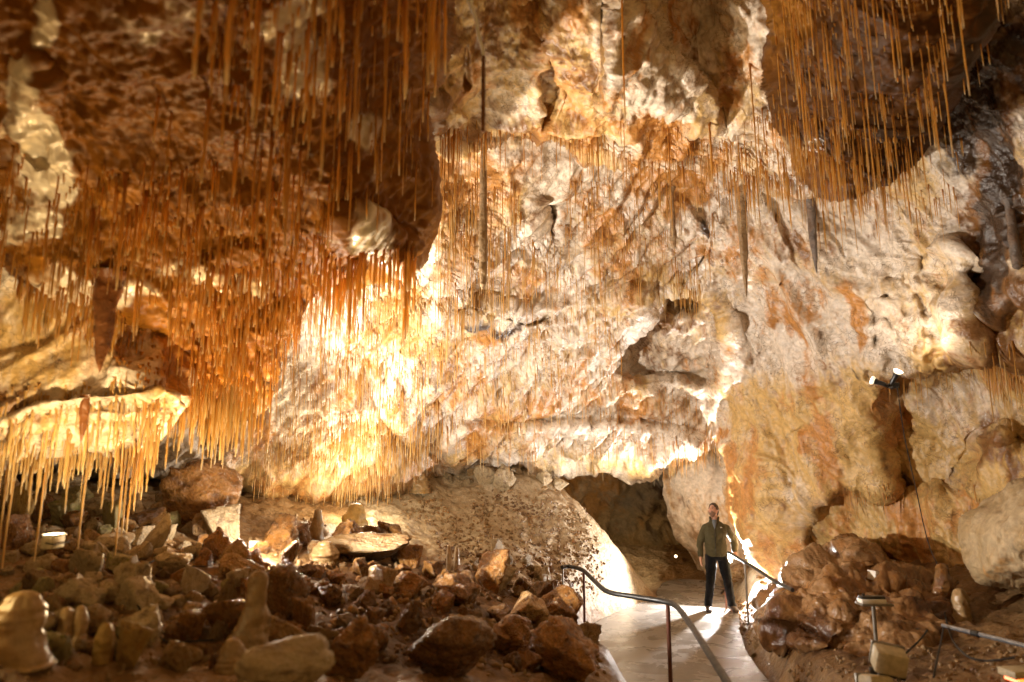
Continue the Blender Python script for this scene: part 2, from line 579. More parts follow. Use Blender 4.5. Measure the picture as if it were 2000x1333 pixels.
# --- far ceiling, lip over the passage and the right-hand wall: one continuous body
main_poly = [(-420, -240), (2450, -240), (2450, 1230), (1900, 1200), (1700, 1180), (1560, 1150), (1515, 1115), (1482, 1075), (1468, 1030),
             (1446, 975), (1434, 930), (1420, 880), (1385, 866), (1330, 884), (1290, 896), (1243, 915), (1180, 902), (1120, 905), (1050, 916),
             (980, 905), (900, 912), (850, 920), (800, 938), (740, 968), (640, 978), (520, 960), (420, 940), (300, 925), (-420, 940)]
main_ctrl = [(-300, 400, 7.5), (-300, 900, 7.5), (60, 560, 7.6), (60, 700, 8.2), (60, 900, 8.2), (300, 520, 7.6), (300, 700, 8.4), (300, 920, 9.0), (-300, 0, 6.5),
             (300, 0, 6.0), (700, 0, 6.6), (1000, 0, 7.4), (1000, 260, 8.6), (1000, 330, 9.0), (850, 330, 8.6), (850, 520, 9.3), (1000, 480, 9.8),
             (1150, 330, 9.4), (1150, 480, 10.2), (1300, 380, 9.9), (1300, 520, 10.8), (600, 600, 9.0), (600, 760, 9.6), (600, 960, 10.6), (750, 700, 10.0),
             (750, 850, 10.8), (760, 960, 11.8), (900, 640, 10.7), (900, 780, 11.6), (900, 900, 12.8), (1050, 640, 11.4), (1050, 780, 12.4), (1050, 910, 13.4),
             (1200, 640, 11.8), (1200, 780, 12.6), (1200, 900, 13.4), (1330, 780, 12.4), (1330, 880, 13.2), (1400, 860, 12.7), (1420, 560, 10.9),
             (1400, 420, 10.2), (1450, 760, 11.6), (1440, 930, 11.9), (1500, 1080, 11.4), (1500, 640, 10.6), (1550, 850, 10.9), (1600, 1000, 10.6), (1600, 1130, 10.6),
             (1600, 420, 9.4), (1650, 640, 9.5), (1720, 760, 9.2), (1700, 900, 9.9), (1750, 1080, 9.9), (1750, 420, 8.7), (1800, 620, 8.5), (1900, 480, 7.9), (1900, 700, 8.0),
             (1860, 860, 9.0), (1880, 1080, 9.0), (2000, 500, 7.1), (2000, 760, 7.6), (2000, 1000, 8.2), (2300, 500, 5.6), (2300, 1000, 6.4), (1500, 0, 7.8), (2000, 0, 6.0), (2300, 0, 5.0), (1700, 0, 7.0), (1700, 250, 8.3)]
main_feats = [
    # alcove with its sharp left rim
    ([(1292, 575), (1365, 562), (1410, 590), (1425, 680), (1400, 760), (1330, 742), (1262, 736), (1222, 742), (1212, 700), (1240, 652), (1266, 610)], .62, 22),
    ([(1300, 575), (1360, 565), (1385, 590), (1360, 620), (1310, 610)], .5, 30),
    # hole in the back ceiling
    ([(1045, 375), (1062, 362), (1082, 385), (1085, 425), (1072, 470), (1062, 425), (1050, 410)], .7, 14),
    # undercut band above the passage lip
    ([(870, 820), (1000, 835), (1150, 820), (1280, 830), (1360, 850), (1400, 880), (1400, 930), (840, 930)], -.35, 26),
    # ledge lines
    ([(850, 560), (960, 590), (1080, 600), (1200, 560), (1290, 560), (1240, 640), (1200, 740), (1300, 760), (1400, 860), (1300, 900), (820, 900), (700, 700)], -.28, 30),
    # right wall: cavity below the lamps, niche, undercuts
    ([(1722, 770), (1770, 752), (1830, 745), (1900, 700), (1960, 690), (2100, 700), (2100, 830), (1985, 900), (1950, 800), (1900, 960), (1800, 975), (1720, 950)], .65, 34),
    ([(1890, 510), (1915, 498), (1942, 515), (1940, 560), (1918, 590), (1895, 610), (1885, 560)], .3, 22),
    ([(1940, 620), (1990, 590), (2100, 560), (2100, 700), (1930, 700), (1915, 660)], .25, 40),
    ([(1600, 965), (1650, 942), (1700, 950), (1720, 965), (1790, 950), (1860, 940), (1910, 965), (1990, 960), (2100, 980), (2100, 1160), (1600, 1130), (1560, 1020)], .26, 26),
    # crack lines
    ([(868, 588), (900, 584), (940, 600), (985, 612), (1040, 625), (1075, 612), (1077, 620), (1040, 634), (985, 622), (938, 610), (900, 593), (868, 597)], .3, 6),
    ([(885, 487), (912, 484), (930, 505), (942, 530), (936, 534), (922, 508), (908, 492), (885, 494)], .2, 5),
    ([(1384, 440), (1394, 436), (1392, 490), (1352, 535), (1330, 552), (1326, 546), (1350, 526), (1382, 486)], .2, 6),
    # draped folds
    ([(1380, 560), (1400, 570), (1450, 640), (1470, 720), (1450, 730), (1420, 660)], -.2, 40),
    ([(1440, 770), (1470, 780), (1520, 880), (1560, 980), (1520, 1000), (1470, 900)], -.18, 60),
    ([(1845, 480), (1880, 470), (1895, 620), (1925, 690), (1880, 720), (1850, 640)], -.16, 40),
]
pr_ = np.random.default_rng(3)
for _ in range(46):       # pitted band on the upper right wall
    a_, b_ = pr_.random(2); px_ = 1700 + 150 * a_; py_ = 520 + 220 * b_ + (a_ - .5) * -120; rx_, ry_ = pr_.uniform(6, 17), pr_.uniform(7, 20)
    main_feats.append(([(px_ + rx_ * math.cos(q) * pr_.uniform(.6, 1.2), py_ + ry_ * math.sin(q) * pr_.uniform(.6, 1.2)) for q in np.linspace(0, 6.28, 8)[:-1]], pr_.uniform(.03, .10), 8))
for _ in range(26):       # small hollows elsewhere
    px_, py_ = pr_.uniform(880, 1900), pr_.uniform(420, 860); rx_ = pr_.uniform(6, 22); ry_ = pr_.uniform(5, 14)
    main_feats.append(([(px_ + rx_ * math.cos(q) * pr_.uniform(.6, 1.2), py_ + ry_ * math.sin(q) * pr_.uniform(.6, 1.2)) for q in np.linspace(0, 6.28, 8)[:-1]], pr_.uniform(.03, .12), 11))
main_nz = [('f', .34, (.55, .55, .55), 3), ('r', .07, (1.5, 1.5, .4), 2), ('d', .10, (4.6, 2.2, .7), 2), ('d', .03, (13, 5, 1.3), 2), ('e', .13, (2.6, 1.8, .4), 2), ('e', .03, (10, 5, 1.1), 2), ('f', .03, (2.4, 2.4, 1.4), 3), ('r', .045, (3.4, 3.4, .35), 2), ('b', .018, (6, 6, 3), 2), ('f', .012, (14, 14, 7), 3), ('f', .009, (36, 36, 24), 2)]
O_, B_, D_ = 0, 1, 2
main_blobs = [
    (1650, 520, 260, 220, 3, .25), (1750, 980, 420, 210, 3, -.5), (1960, 760, 120, 120, 3, -.3), (150, 650, 260, 200, 3, -.2), (1010, 520, 200, 200, 3, .18), (1250, 850, 260, 60, 3, .35), (650, 760, 160, 130, 3, .3), (1150, 650, 160, 80, 3, .2), (650, 930, 200, 80, 3, -.2),
    (1975, 340, 60, 330, B_, 1.3), (1975, 340, 46, 320, D_, .95), (1900, 180, 40, 120, D_, .8),  # dark band at the right edge: shadow painted into the wall colour
    (930, 340, 90, 100, O_, .75), (900, 430, 60, 150, O_, .3), (1240, 420, 130, 100, O_, .45), (1330, 340, 130, 70, O_, .85), (1230, 520, 90, 60, O_, .3),
    (700, 620, 90, 130, O_, .3), (690, 930, 160, 60, O_, .5), (570, 900, 140, 80, O_, .5), (740, 780, 100, 60, O_, .45), (880, 730, 80, 60, O_, .4), (1150, 760, 90, 60, O_, .5),
    (1010, 800, 120, 30, O_, .6), (930, 860, 50, 40, O_, .7), (1260, 790, 80, 30, O_, .6), (1380, 840, 40, 25, O_, .6), (910, 620, 30, 22, O_, .9), (1040, 560, 40, 30, O_, .5),
    (1530, 600, 60, 60, O_, .75), (1510, 520, 80, 70, O_, .55), (1640, 360, 70, 60, O_, .4), (1470, 960, 40, 110, O_, .8), (1640, 960, 40, 80, O_, .5), (1700, 1080, 160, 50, O_, .8),
    (1560, 1080, 70, 50, O_, .7), (1760, 800, 40, 60, O_, .75), (1960, 680, 60, 60, B_, .9), (1960, 740, 60, 60, O_, .9), (1840, 730, 100, 30, B_, .6), (1600, 780, 60, 30, O_, .5),
    (1660, 610, 16, 60, O_, .9), (1620, 850, 20, 60, O_, .8), (1780, 1000, 16, 90, O_, .9), (1820, 1050, 20, 90, O_, .9), (1900, 1000, 60, 60, O_, .6), (1950, 900, 40, 60, B_, .6),
    (1310, 640, 60, 60, B_, .45), (1260, 690, 40, 40, B_, .5), (1390, 560, 40, 110, B_, .25), (1340, 480, 90, 60, O_, .4),
    (1965, 300, 40, 280, B_, 1.0), (1965, 300, 30, 260, D_, .6), (1940, 100, 50, 100, D_, .7),  # more of the painted shadow band
    (100, 620, 120, 40, O_, .15), (40, 720, 140, 60, O_, .35),
    (880, 600, 30, 8, D_, .8), (960, 610, 60, 8, D_, .8), (1385, 480, 10, 40, D_, .7),
]
sheet("cave_wall", main_poly, main_ctrl, M_WALL, step=3.0, band=45, kback=.03, rb=26, rr=.45, feats=main_feats, nz=main_nz, blobs=main_blobs, base=(-.15, -.05, -.05, .06), seed=1, **ST)

# --- hanging drapery wall in the middle of the roof
up_poly = [(780, -260), (1640, -260), (1640, 360), (1560, 372), (1500, 345), (1450, 330), (1400, 318), (1330, 322), (1280, 305), (1215, 300), (1150, 305), (1080, 285),
           (1010, 270), (960, 280), (900, 300), (855, 295), (828, 250), (800, 190)]
up_ctrl = [(800, -200, 6.0), (1200, -200, 6.6), (1600, -200, 6.2), (830, 0, 6.3), (1000, 0, 6.9), (1200, 0, 6.5), (1330, 0, 7.2), (1450, 0, 6.9), (1600, 0, 6.5),
           (850, 200, 7.0), (1000, 180, 7.4), (1200, 170, 7.0), (1330, 180, 7.6), (1450, 200, 7.5), (1600, 200, 7.0), (860, 290, 7.6), (1000, 270, 8.2), (1150, 290, 8.2),
           (1300, 310, 8.3), (1450, 330, 8.2), (1600, 350, 7.5)]
up_feats = [([(1202, -260), (1216, -60), (1230, 0), (1300, 90), (1390, 190), (1410, 250), (1380, 262), (1290, 200), (1190, 205), (1150, 240), (1185, 190), (1200, 120)], -.42, 16),
            ([(1062, 60), (1078, 80), (1084, 220), (1060, 260), (1048, 180)], .35, 14), ([(905, 90), (912, 100), (920, 170), (912, 190)], .16, 12),
            ([(1225, -260), (1420, -260), (1400, 120), (1300, 80)], .2, 30), ([(820, 195), (870, 190), (930, 235), (900, 280), (840, 270)], -.35, 20)]
up_blobs = [(1290, 110, 90, 130, 3, .5), (930, 60, 130, 130, B_, .55), (1100, 60, 60, 150, B_, .45), (1120, 30, 110, 70, O_, .6), (860, 240, 60, 60, B_, .6), (1180, 210, 40, 60, O_, .6), (1290, 240, 90, 60, O_, .75),
            (1100, 250, 90, 40, O_, .5), (980, 270, 120, 26, B_, .6), (1350, 300, 140, 26, O_, .9), (1340, 20, 60, 60, O_, .7), (1560, 250, 60, 90, O_, .6), (1600, 100, 60, 200, O_, .7), (1450, 120, 40, 150, O_, .25)]
sheet("cave_ceiling", up_poly, up_ctrl, M_WALL, step=2.8, band=45, kback=.03, rb=24, rr=.4, feats=up_feats,
      nz=[('f', .25, (.7, .7, .6), 3), ('r', .16, (1.7, 1.7, .45), 3), ('f', .08, (3, 3, 1.4), 4), ('b', .04, (7, 7, 4), 3), ('f', .02, (16, 16, 9), 3)],
      blobs=up_blobs, base=(.18, .08, 0), seed=2, **ST)

# --- dark bulge at the upper right
rt_poly = [(1485, -260), (1930, -260), (1925, 0), (1912, 60), (1900, 110), (1880, 165), (1862, 200), (1835, 255), (1795, 300), (1760, 318), (1720, 345), (1690, 352), (1660, 378), (1625, 372),
           (1590, 345), (1560, 300), (1535, 240), (1515, 170), (1500, 90)]
rt_ctrl = [(1500, -200, 5.6), (1900, -200, 4.6), (1500, 100, 6.5), (1700, 50, 5.2), (1900, 50, 5.1), (1560, 280, 6.9), (1680, 200, 5.9), (1840, 200, 5.7), (1650, 370, 6.9), (1780, 310, 6.4)]
sheet("roof_bulge", rt_poly, rt_ctrl, M_BULGE, step=2.8, band=40, kback=.03, rb=36, rr=.5,
      nz=[('f', .22, (.9, .9, .9), 3), ('r', .09, (2.2, 2.2, 1.6), 3), ('f', .05, (6, 6, 5), 3), ('f', .018, (18, 18, 12), 2)],
      blobs=[(1720, 190, 190, 170, B_, 1.2), (1740, 180, 170, 150, D_, .38), (1560, 60, 60, 120, O_, .7), (1590, 330, 60, 30, O_, .6), (1890, 60, 30, 120, D_, .7), (1560, 300, 60, 40, 3, .5)], base=(0, 0, 0, -.7), seed=3, **ST)  # brown and dark zones deepen the shade painted on the bulge

# --- low dark roof on the left, nearest the camera
lf_poly = [(-520, -420), (905, -420), (893, 0), (868, 70), (845, 130), (815, 185), (828, 250), (846, 310), (860, 385), (852, 440), (832, 488), (822, 512), (790, 535), (740, 552), (690, 560),
           (650, 548), (620, 545), (598, 590), (566, 640), (552, 700), (525, 770), (505, 812), (450, 826), (400, 815), (350, 790), (335, 735), (318, 690), (262, 640),
           (215, 600), (170, 578), (110, 566), (70, 560), (46, 525), (26, 492), (0, 466), (-60, 430), (-520, 380)]
lf_ctrl = [(-400, -300, 2.2), (300, -300, 2.3), (850, -300, 3.2), (-400, 300, 3.4), (0, 0, 2.9), (300, 0, 2.9), (600, 0, 3.3), (880, 0, 4.4), (0, 300, 4.0), (300, 250, 3.9), (550, 250, 4.1),
           (820, 200, 5.2), (860, 390, 5.9), (650, 400, 5.0), (750, 500, 5.8), (450, 450, 4.9), (200, 450, 4.7), (0, 440, 4.6), (200, 570, 4.95), (60, 555, 4.75), (400, 600, 5.6), (580, 560, 6.1),
           (450, 720, 6.4), (540, 700, 6.7), (360, 760, 6.4), (470, 820, 6.8)]
lf_feats = [([(30, 200), (60, 90), (110, 130), (125, 220), (150, 330), (120, 385), (60, 350), (20, 270)], -.10, 20), ([(55, 275), (85, 270), (90, 330), (65, 345), (50, 310)], .12, 14),
            ([(640, 400), (690, 395), (760, 440), (800, 460), (815, 510), (730, 530), (670, 520), (650, 470)], -.14, 18),
            ([(330, 545), (430, 480), (520, 470), (480, 520), (380, 570)], -.12, 22), ([(480, 620), (560, 590), (600, 600), (560, 660), (520, 760), (470, 740)], -.15, 22)]
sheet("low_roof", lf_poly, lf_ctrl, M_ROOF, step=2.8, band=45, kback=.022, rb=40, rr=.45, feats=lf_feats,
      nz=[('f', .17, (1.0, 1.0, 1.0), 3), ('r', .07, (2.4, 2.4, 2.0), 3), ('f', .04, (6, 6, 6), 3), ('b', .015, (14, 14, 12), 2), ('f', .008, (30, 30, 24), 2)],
      blobs=[(75, 160, 40, 70, 3, .75), (70, 290, 60, 90, 3, .8), (110, 360, 40, 40, 3, .7), (590, 110, 50, 60, 3, .45), (570, 30, 50, 40, 3, .4), (700, 460, 60, 50, 3, .8), (760, 490, 50, 30, 3, .7), (700, 240, 24, 40, 3, .5), (60, 450, 80, 26, 3, .4), (420, 520, 120, 30, 3, .45), (190, 560, 120, 26, 3, .5), (110, 20, 30, 50, 3, .5), (420, 600, 200, 90, O_, .7), (430, 720, 120, 90, O_, .8), (200, 560, 160, 40, O_, .5), (700, 520, 120, 40, O_, .4), (560, 660, 60, 60, O_, -.5)], base=(0, 0, 0, -.75), seed=4, **ST)  # pale zones paint white wet highlights into the colour; orange is stain

# --- lower lit ledge on the far left
lg_poly = [(-520, 800), (-60, 830), (20, 815), (60, 788), (130, 772), (210, 768), (290, 760), (335, 755), (360, 790), (350, 826), (322, 862), (280, 882), (220, 892), (150, 890), (90, 893), (40, 905), (0, 925), (-60, 945), (-520, 960)]
lg_ctrl = [(-400, 800, 4.4), (-400, 960, 4.7), (-100, 830, 4.75), (-60, 930, 5.05), (0, 820, 4.9), (0, 920, 5.15), (150, 775, 5.02), (150, 885, 5.4), (300, 765, 5.2), (300, 870, 5.7), (350, 800, 5.6)]
mt_poly = [(-520, 360), (-60, 400), (40, 470), (120, 520), (260, 560), (340, 640), (385, 720), (375, 800), (300, 830), (150, 830), (40, 850), (-60, 870), (-520, 900)]
mt_ctrl = [(-400, 400, 4.7), (-400, 850, 4.8), (0, 480, 5.0), (0, 650, 5.1), (0, 800, 4.98), (60, 540, 5.05), (150, 580, 5.22), (150, 700, 5.18), (150, 800, 5.12), (280, 620, 5.6), (300, 720, 5.45), (300, 810, 5.35), (380, 740, 6.0)]
sheet("middle_roof_tier", mt_poly, mt_ctrl, M_WALL, step=2.6, band=30, kback=.03, rb=18, rr=.2,
      feats=[([(200, 690), (280, 680), (335, 700), (330, 760), (200, 770)], -.1, 20)],
      nz=[('f', .12, (1.3, 1.3, 1.3), 3), ('d', .06, (4, 3, 1.2), 2), ('f', .03, (6, 6, 5), 3), ('f', .008, (24, 24, 20), 2)],
      blobs=[(10, 510, 70, 70, 3, .5), (90, 680, 160, 90, 3, -.35), (260, 720, 80, 50, 3, .4), (150, 590, 120, 30, O_, .6), (-20, 790, 80, 40, B_, .6), (290, 640, 60, 60, O_, .7), (350, 740, 40, 60, O_, .7)], base=(0, -.1, 0, 0), seed=21, **ST)
sheet("low_ledge", lg_poly, lg_ctrl, M_WALL, step=2.5, band=14, kback=.02, rb=16, rr=.08,
      nz=[('f', .12, (1.3, 1.3, 1.3), 3), ('r', .05, (3, 3, 2.2), 3), ('f', .03, (8, 8, 7), 3), ('f', .01, (26, 26, 20), 2)],
      blobs=[(170, 840, 200, 60, 3, .3)], base=(-.1, -.2, 0, 0), seed=5, **ST)

# --- passage behind: far wall and the pale pillar
sheet("passage_wall", [(-520, 760), (1620, 760), (1620, 1330), (-520, 1330)],
      [(-400, 900, 9.5), (300, 900, 11.0), (700, 900, 14), (1000, 900, 17), (1100, 1000, 17.5), (1250, 900, 17.5), (1290, 1000, 18.2), (1310, 1120, 20), (1450, 900, 17), (1600, 900, 15), (1000, 1250, 18), (1450, 1250, 18), (0, 1250, 11), (500, 1250, 13)],
      M_PASS, step=4, band=10, rr=0, rb=5, jag=0, feats=[([(1290, 1060), (1330, 1050), (1370, 1110), (1370, 1170), (1285, 1175), (1300, 1110)], 4.0, 16)],
      nz=[('f', .6, (.5, .5, .4), 3), ('r', .35, (1.0, 1.0, .35), 3), ('f', .14, (2.5, 2.5, 1.6), 4), ('f', .04, (9, 9, 7), 3)],
      blobs=[(1140, 940, 70, 90, O_, .7), (1290, 1000, 40, 90, D_, .5), (1330, 1110, 50, 60, D_, 1.0)], seed=6, **ST)
sheet("passage_pillar", [(1285, 800), (1298, 890), (1302, 960), (1316, 1020), (1338, 1070), (1362, 1110), (1385, 1150), (1420, 1172), (1640, 1172), (1640, 800)],
      [(1300, 880, 13.9), (1300, 980, 14.0), (1340, 1080, 14.0), (1400, 900, 13.4), (1400, 1050, 13.5), (1460, 900, 13.5), (1470, 1100, 13.3), (1600, 900, 13.6), (1600, 1160, 13.2), (1400, 1160, 13.6)],
      rock_mat("pale_pillar_rock", (.55, .42, .28), (.62, .52, .40), (.45, .26, .10), (.26, .15, .07), DARK, rough=(.4, .7), bump=.4, crack=.2),
      step=2.5, band=45, kback=.03, rb=34, rr=.55, nz=[('f', .3, (.8, .8, .5), 3), ('r', .13, (1.4, 1.4, .5), 3), ('f', .06, (4, 4, 2.5), 3), ('f', .02, (12, 12, 9), 3)],
      blobs=[(1330, 1060, 30, 60, B_, .5), (1420, 1110, 60, 30, O_, .4)], seed=8, **ST)

# ------------------------------------------------------------------ floor: one sheet of terrain, the walkway lies in it
def gp(x, y, D, dz=0.0):
    p = at(x, y, D); return (p[0], p[1], p[2] + dz)


pathL = [on_z(x, y, 0) for x, y in ((1296, 1163), (1240, 1180), (1160, 1215), (1140, 1236), (1148, 1265), (1180, 1300), (1235, 1333))]
pathR = [on_z(x, y, 0) for x, y in ((1425, 1163), (1440, 1180), (1444, 1215), (1450, 1260), (1475, 1300), (1505, 1333))]
path_xy = [(p[0], p[1]) for p in pathL] + [(1.25, 6.6), (1.1, 4.5), (1.0, 1.2), (2.3, 1.2), (2.45, 4.5), (2.75, 6.6)] + [(p[0], p[1]) for p in pathR[::-1]] + [(3.9, 13.6), (4.6, 15.0), (3.4, 15.6), (2.7, 13.7)]
path_xy = np.array(path_xy)
fl = [gp(*a) for a in (
    (-200, 1333, 2.6), (150, 1400, 2.9), (0, 1333, 3.2), (300, 1333, 3.4), (600, 1333, 3.8), (900, 1333, 4.6), (1100, 1333, 5.6), (1180, 1333, 6.2),
    (0, 1200, 4.3), (300, 1200, 4.7), (600, 1220, 5.1), (900, 1220, 6.3), (1080, 1240, 7.4),
    (0, 1100, 5.4), (300, 1100, 6.0), (550, 1120, 6.6), (800, 1140, 7.6), (1000, 1160, 8.6), (1110, 1200, 9.3),
    (-200, 1020, 6), (50, 1020, 6.9), (300, 1030, 7.5), (550, 1060, 8.2), (750, 1060, 9.2), (900, 1090, 9.8), (1050, 1130, 10.1),
    (0, 960, 8.4), (200, 960, 8.8), (450, 985, 9.4), (650, 1010, 10.2), (750, 975, 11.4), (880, 1000, 11.5), (1000, 1040, 11.4),
    (840, 926, 12.9), (950, 900, 13.4), (1020, 912, 13.5), (1060, 950, 13.4), (1110, 965, 13.1), (1145, 1000, 12.8), (1190, 1050, 12.5), (1240, 1110, 12.2), (1275, 1150, 12.0),
    (1150, 1080, 11.6), (1200, 1140, 11.3), (1120, 1150, 10.6), (1180, 1185, 10.7),
    (1500, 1205, 9.6), (1480, 1165, 11.2), (1520, 1130, 11.4), (1580, 1135, 10.8), (1540, 1280, 7.6), (1620, 1333, 6.2), (1800, 1300, 6.2), (1950, 1333, 5.2), (2050, 1240, 6.2),
    (1900, 1180, 8.0), (1750, 1130, 9.3), (1980, 1150, 8.0))]
fl += [(-7, 3, 1.9), (-8, 8, 2.4), (-8, 13, 2.6), (-3, 16, 2.4), (0, 16.5, 2.2), (1.9, 14.2, .3), (2.2, 16, 0), (3.4, 14.5, 0), (5, 17, .4), (4.4, 13.4, .5), (6.5, 12, 1.4), (7, 8, 1.3), (6.5, 4, 1.0), (3.6, 3, .3), (0, 3, 1.1), (0.4, 1.5, .8), (-3, 1, 1.3)]
fl = np.array(fl)
fx = np.arange(-8.5, 7.5, .04); fy = np.arange(1.2, 18, .04)
GX, GY = np.meshgrid(fx, fy)
c = fl.copy(); c[:, :2] *= 200
zf = tps(c)
GZ = zf(GX * 200, GY * 200)
Pn = np.stack([GX, GY, GZ], -1)
pm_sd, _, _ = sdist(GX, GY, path_xy)
rough_k = sstep(-.05, -.6, pm_sd)
GZ = GZ + rough_k * (.14 * fbm(Pn, 1.1, 4, .55, 77) + .06 * ridge(Pn, 2.6, 3, 78) + .035 * fbm(Pn, 7, 3, .5, 79) + .014 * fbm(Pn, 20, 2, .5, 80))
tgt = -.05 + 0 * GZ
wgt = sstep(-.35, .02, pm_sd)
GZ = GZ * (1 - wgt) + tgt * wgt
Pf = np.stack([GX, GY, GZ], -1)
ny_, nx_ = GX.shape
ii = np.arange(ny_ * nx_).reshape(ny_, nx_)
Ff = np.stack([ii[:-1, :-1], ii[:-1, 1:], ii[1:, 1:], ii[1:, :-1]], -1).reshape(-1, 4)
PX, PY, PD = to_px(Pf)
fblobs = [(900, 1000, 150, 60, O_, .2), (960, 1080, 150, 60, B_, .5), (1040, 1000, 70, 80, B_, .6), (700, 1180, 300, 90, B_, .8), (900, 1260, 300, 90, B_, .85), (400, 1180, 160, 100, B_, .6), (1700, 1250, 300, 120, B_, .6), (1500, 1150, 60, 40, O_, .6)]
fcol = stain_light_of(PX, PY, Pf, fblobs)[..., :3].reshape(-1, 3)
# pale lime crust of the mound, brown soil elsewhere: kept in the blue channel of the stain
pale = np.maximum.reduce([(1 - sstep(.5, 1.3, np.hypot((PX - a) / b, (PY - c_) / d))) * s for a, c_, b, d, s in
                          ((860, 975, 180, 80, 1.0), (960, 1020, 190, 110, .8), (1190, 1080, 120, 130, 1.0), (960, 940, 160, 40, .8), (1060, 1120, 120, 60, .5), (200, 1000, 260, 90, .55), (1500, 1150, 90, 60, .7), (300, 1100, 200, 60, .35))])
fcol[:, 2] = (pale * (PY < 1240)).ravel()


def floor_mat():
    k = NT("cave_floor_soil")
    tc = k.new('ShaderNodeTexCoord').outputs['Object']
    a = k.new('ShaderNodeAttribute', attribute_name='stain_light')
    sp = k.new('ShaderNodeSeparateColor'); k.set(sp.inputs[0], a.outputs['Color'])
    R, G, B = sp.outputs
    n1 = k.noise(tc, 1.6, 7, .6, .4).outputs['Fac']; n2 = k.noise(tc, 6, 7, .65, .5).outputs['Fac']; n3 = k.noise(tc, 28, 6, .65).outputs['Fac']
    soil = k.mix(k.ss(n1, .35, .65), (.19, .10, .035), (.28, .165, .07))
    soil = k.mix(k.ss(k.math('ADD', G, k.math('MULTIPLY', k.math('SUBTRACT', n2, .5), 1.2)), .3, .75), soil, (.10, .045, .014))
    lime = k.mix(k.ss(n2, .35, .65), (.42, .31, .18), (.56, .46, .32))
    f = k.ss(k.math('ADD', B, k.math('MULTIPLY', k.math('SUBTRACT', n2, .5), 1.4)), .3, .7)
    c = k.mix(f, soil, lime)
    c = k.mix(k.ss(k.math('ADD', R, k.math('MULTIPLY', k.math('SUBTRACT', n1, .5), 1.4)), .3, .75), c, (.42, .21, .06))
    v = k.new('ShaderNodeTexVoronoi'); k.set(v.inputs['Vector'], tc); v.inputs['Scale'].default_value = 11
    c = k.mix(1.0, c, k.ss(n3, .25, .75, .65, 1.15), 'MULTIPLY')
    k.set(k.b.inputs['Base Color'], c)
    k.set(k.b.inputs['Roughness'], k.ss(n2, .3, .7, .25, .6))
    h = k.math('ADD', k.math('MULTIPLY', n3, .6), k.math('MULTIPLY', n2, .8))
    h = k.math('SUBTRACT', h, k.math('MULTIPLY', v.outputs['Distance'], .5))
    k.bump(h, .8, .05)
    return k.m


link("cave_floor", mesh_np("cave_floor", Pf.reshape(-1, 3), Ff, col=fcol), floor_mat(), **ST)


def floor_z(x, y):
    x = np.clip((np.asarray(x) - fx[0]) / .04, 0, nx_ - 1.001); y = np.clip((np.asarray(y) - fy[0]) / .04, 0, ny_ - 1.001)
    i = np.floor(y).astype(int); j = np.floor(x).astype(int); u = x - j; v = y - i
    return GZ[i, j] * (1 - u) * (1 - v) + GZ[i, j + 1] * u * (1 - v) + GZ[i + 1, j] * (1 - u) * v + GZ[i + 1, j + 1] * u * v


_DS = np.arange(1.8, 17.5, .03)


def hit(x, y):
    """where the sight line through a photo pixel meets the floor"""
    P = at(np.full_like(_DS, x), np.full_like(_DS, y), _DS)
    b = P[:, 2] < floor_z(P[:, 0], P[:, 1])
    if not b.any(): return P[-1], _DS[-1]
    i = b.argmax(); return P[i], _DS[i]


# walkway: wet trowelled concrete
def path_mat():
    k = NT("wet_concrete")
    tc = k.new('ShaderNodeTexCoord').outputs['Object']
    n1 = k.noise(tc, 2.2, 6, .6, .5).outputs['Fac']; n2 = k.noise(k.mapping(tc, (1.2, 5, 1)), 3, 6, .65, .6).outputs['Fac']; n3 = k.noise(tc, 55, 4, .7).outputs['Fac']
    c = k.mix(k.ss(n1, .35, .65), (.25, .225, .20), (.34, .31, .28))
    c = k.mix(1.0, c, k.ss(n2, .3, .7, .92, 1.04), 'MULTIPLY')
    k.set(k.b.inputs['Base Color'], c)
    k.set(k.b.inputs['Roughness'], k.ss(n1, .36, .64, .17, .38))
    k.b.inputs['Specular IOR Level'].default_value = 1.0
    h = k.math('ADD', k.math('MULTIPLY', n3, .5), k.math('MULTIPLY', n2, .1))
    k.bump(h, .55, .014)
    return k.m


bm = bmesh.new()
pp = resample(path_xy * 100, 2.5, 30, 5) / 100
vs = [bm.verts.new((x, y, 0)) for x, y in pp]
f = bm.faces.new(vs)
if f.normal.z < 0: f.normal_flip()
r_ = bmesh.ops.extrude_face_region(bm, geom=[f])
for v in r_['geom']:
    if isinstance(v, bmesh.types.BMVert): v.co.z = -.12
bmesh.ops.recalc_face_normals(bm, faces=bm.faces)
bmesh.ops.triangulate(bm, faces=[q for q in bm.faces if len(q.verts) > 4])
me = bpy.data.meshes.new("walkway"); bm.to_mesh(me); bm.free()
link("path", me, path_mat(), **ST)

# ================================================================== straw stalactites
rng = np.random.default_rng(11)


def straw_proto(nside, nring, seed, swell=1.0):
    """unit straw hanging from 0 to -1, unit radius"""
    r = np.random.default_rng(seed)
    t = np.linspace(0, 1, nring)
    rad = (1.0 - .25 * t) * (1 + .10 * r.standard_normal(nring)) + 1.1 * swell * np.exp(-t / .03) + .25 * np.exp(-((t - .985) / .02) ** 2)
    rad[-1] *= .45
    cx = np.cumsum(r.standard_normal(nring)) * .16; cx -= cx[0]; cy = np.cumsum(r.standard_normal(nring)) * .16; cy -= cy[0]
    a = np.linspace(0, 2 * np.pi, nside, endpoint=False)
    v = np.stack([(cx[:, None] + rad[:, None] * np.cos(a)), (cy[:, None] + rad[:, None] * np.sin(a)), np.repeat(-t[:, None], nside, 1)], -1).reshape(-1, 3)
    i = np.arange(nring * nside).reshape(nring, nside)
    f = np.stack([i[:-1], np.roll(i[:-1], -1, 1), np.roll(i[1:], -1, 1), i[1:]], -1).reshape(-1, 4)
    return v, f, np.repeat(t, nside)


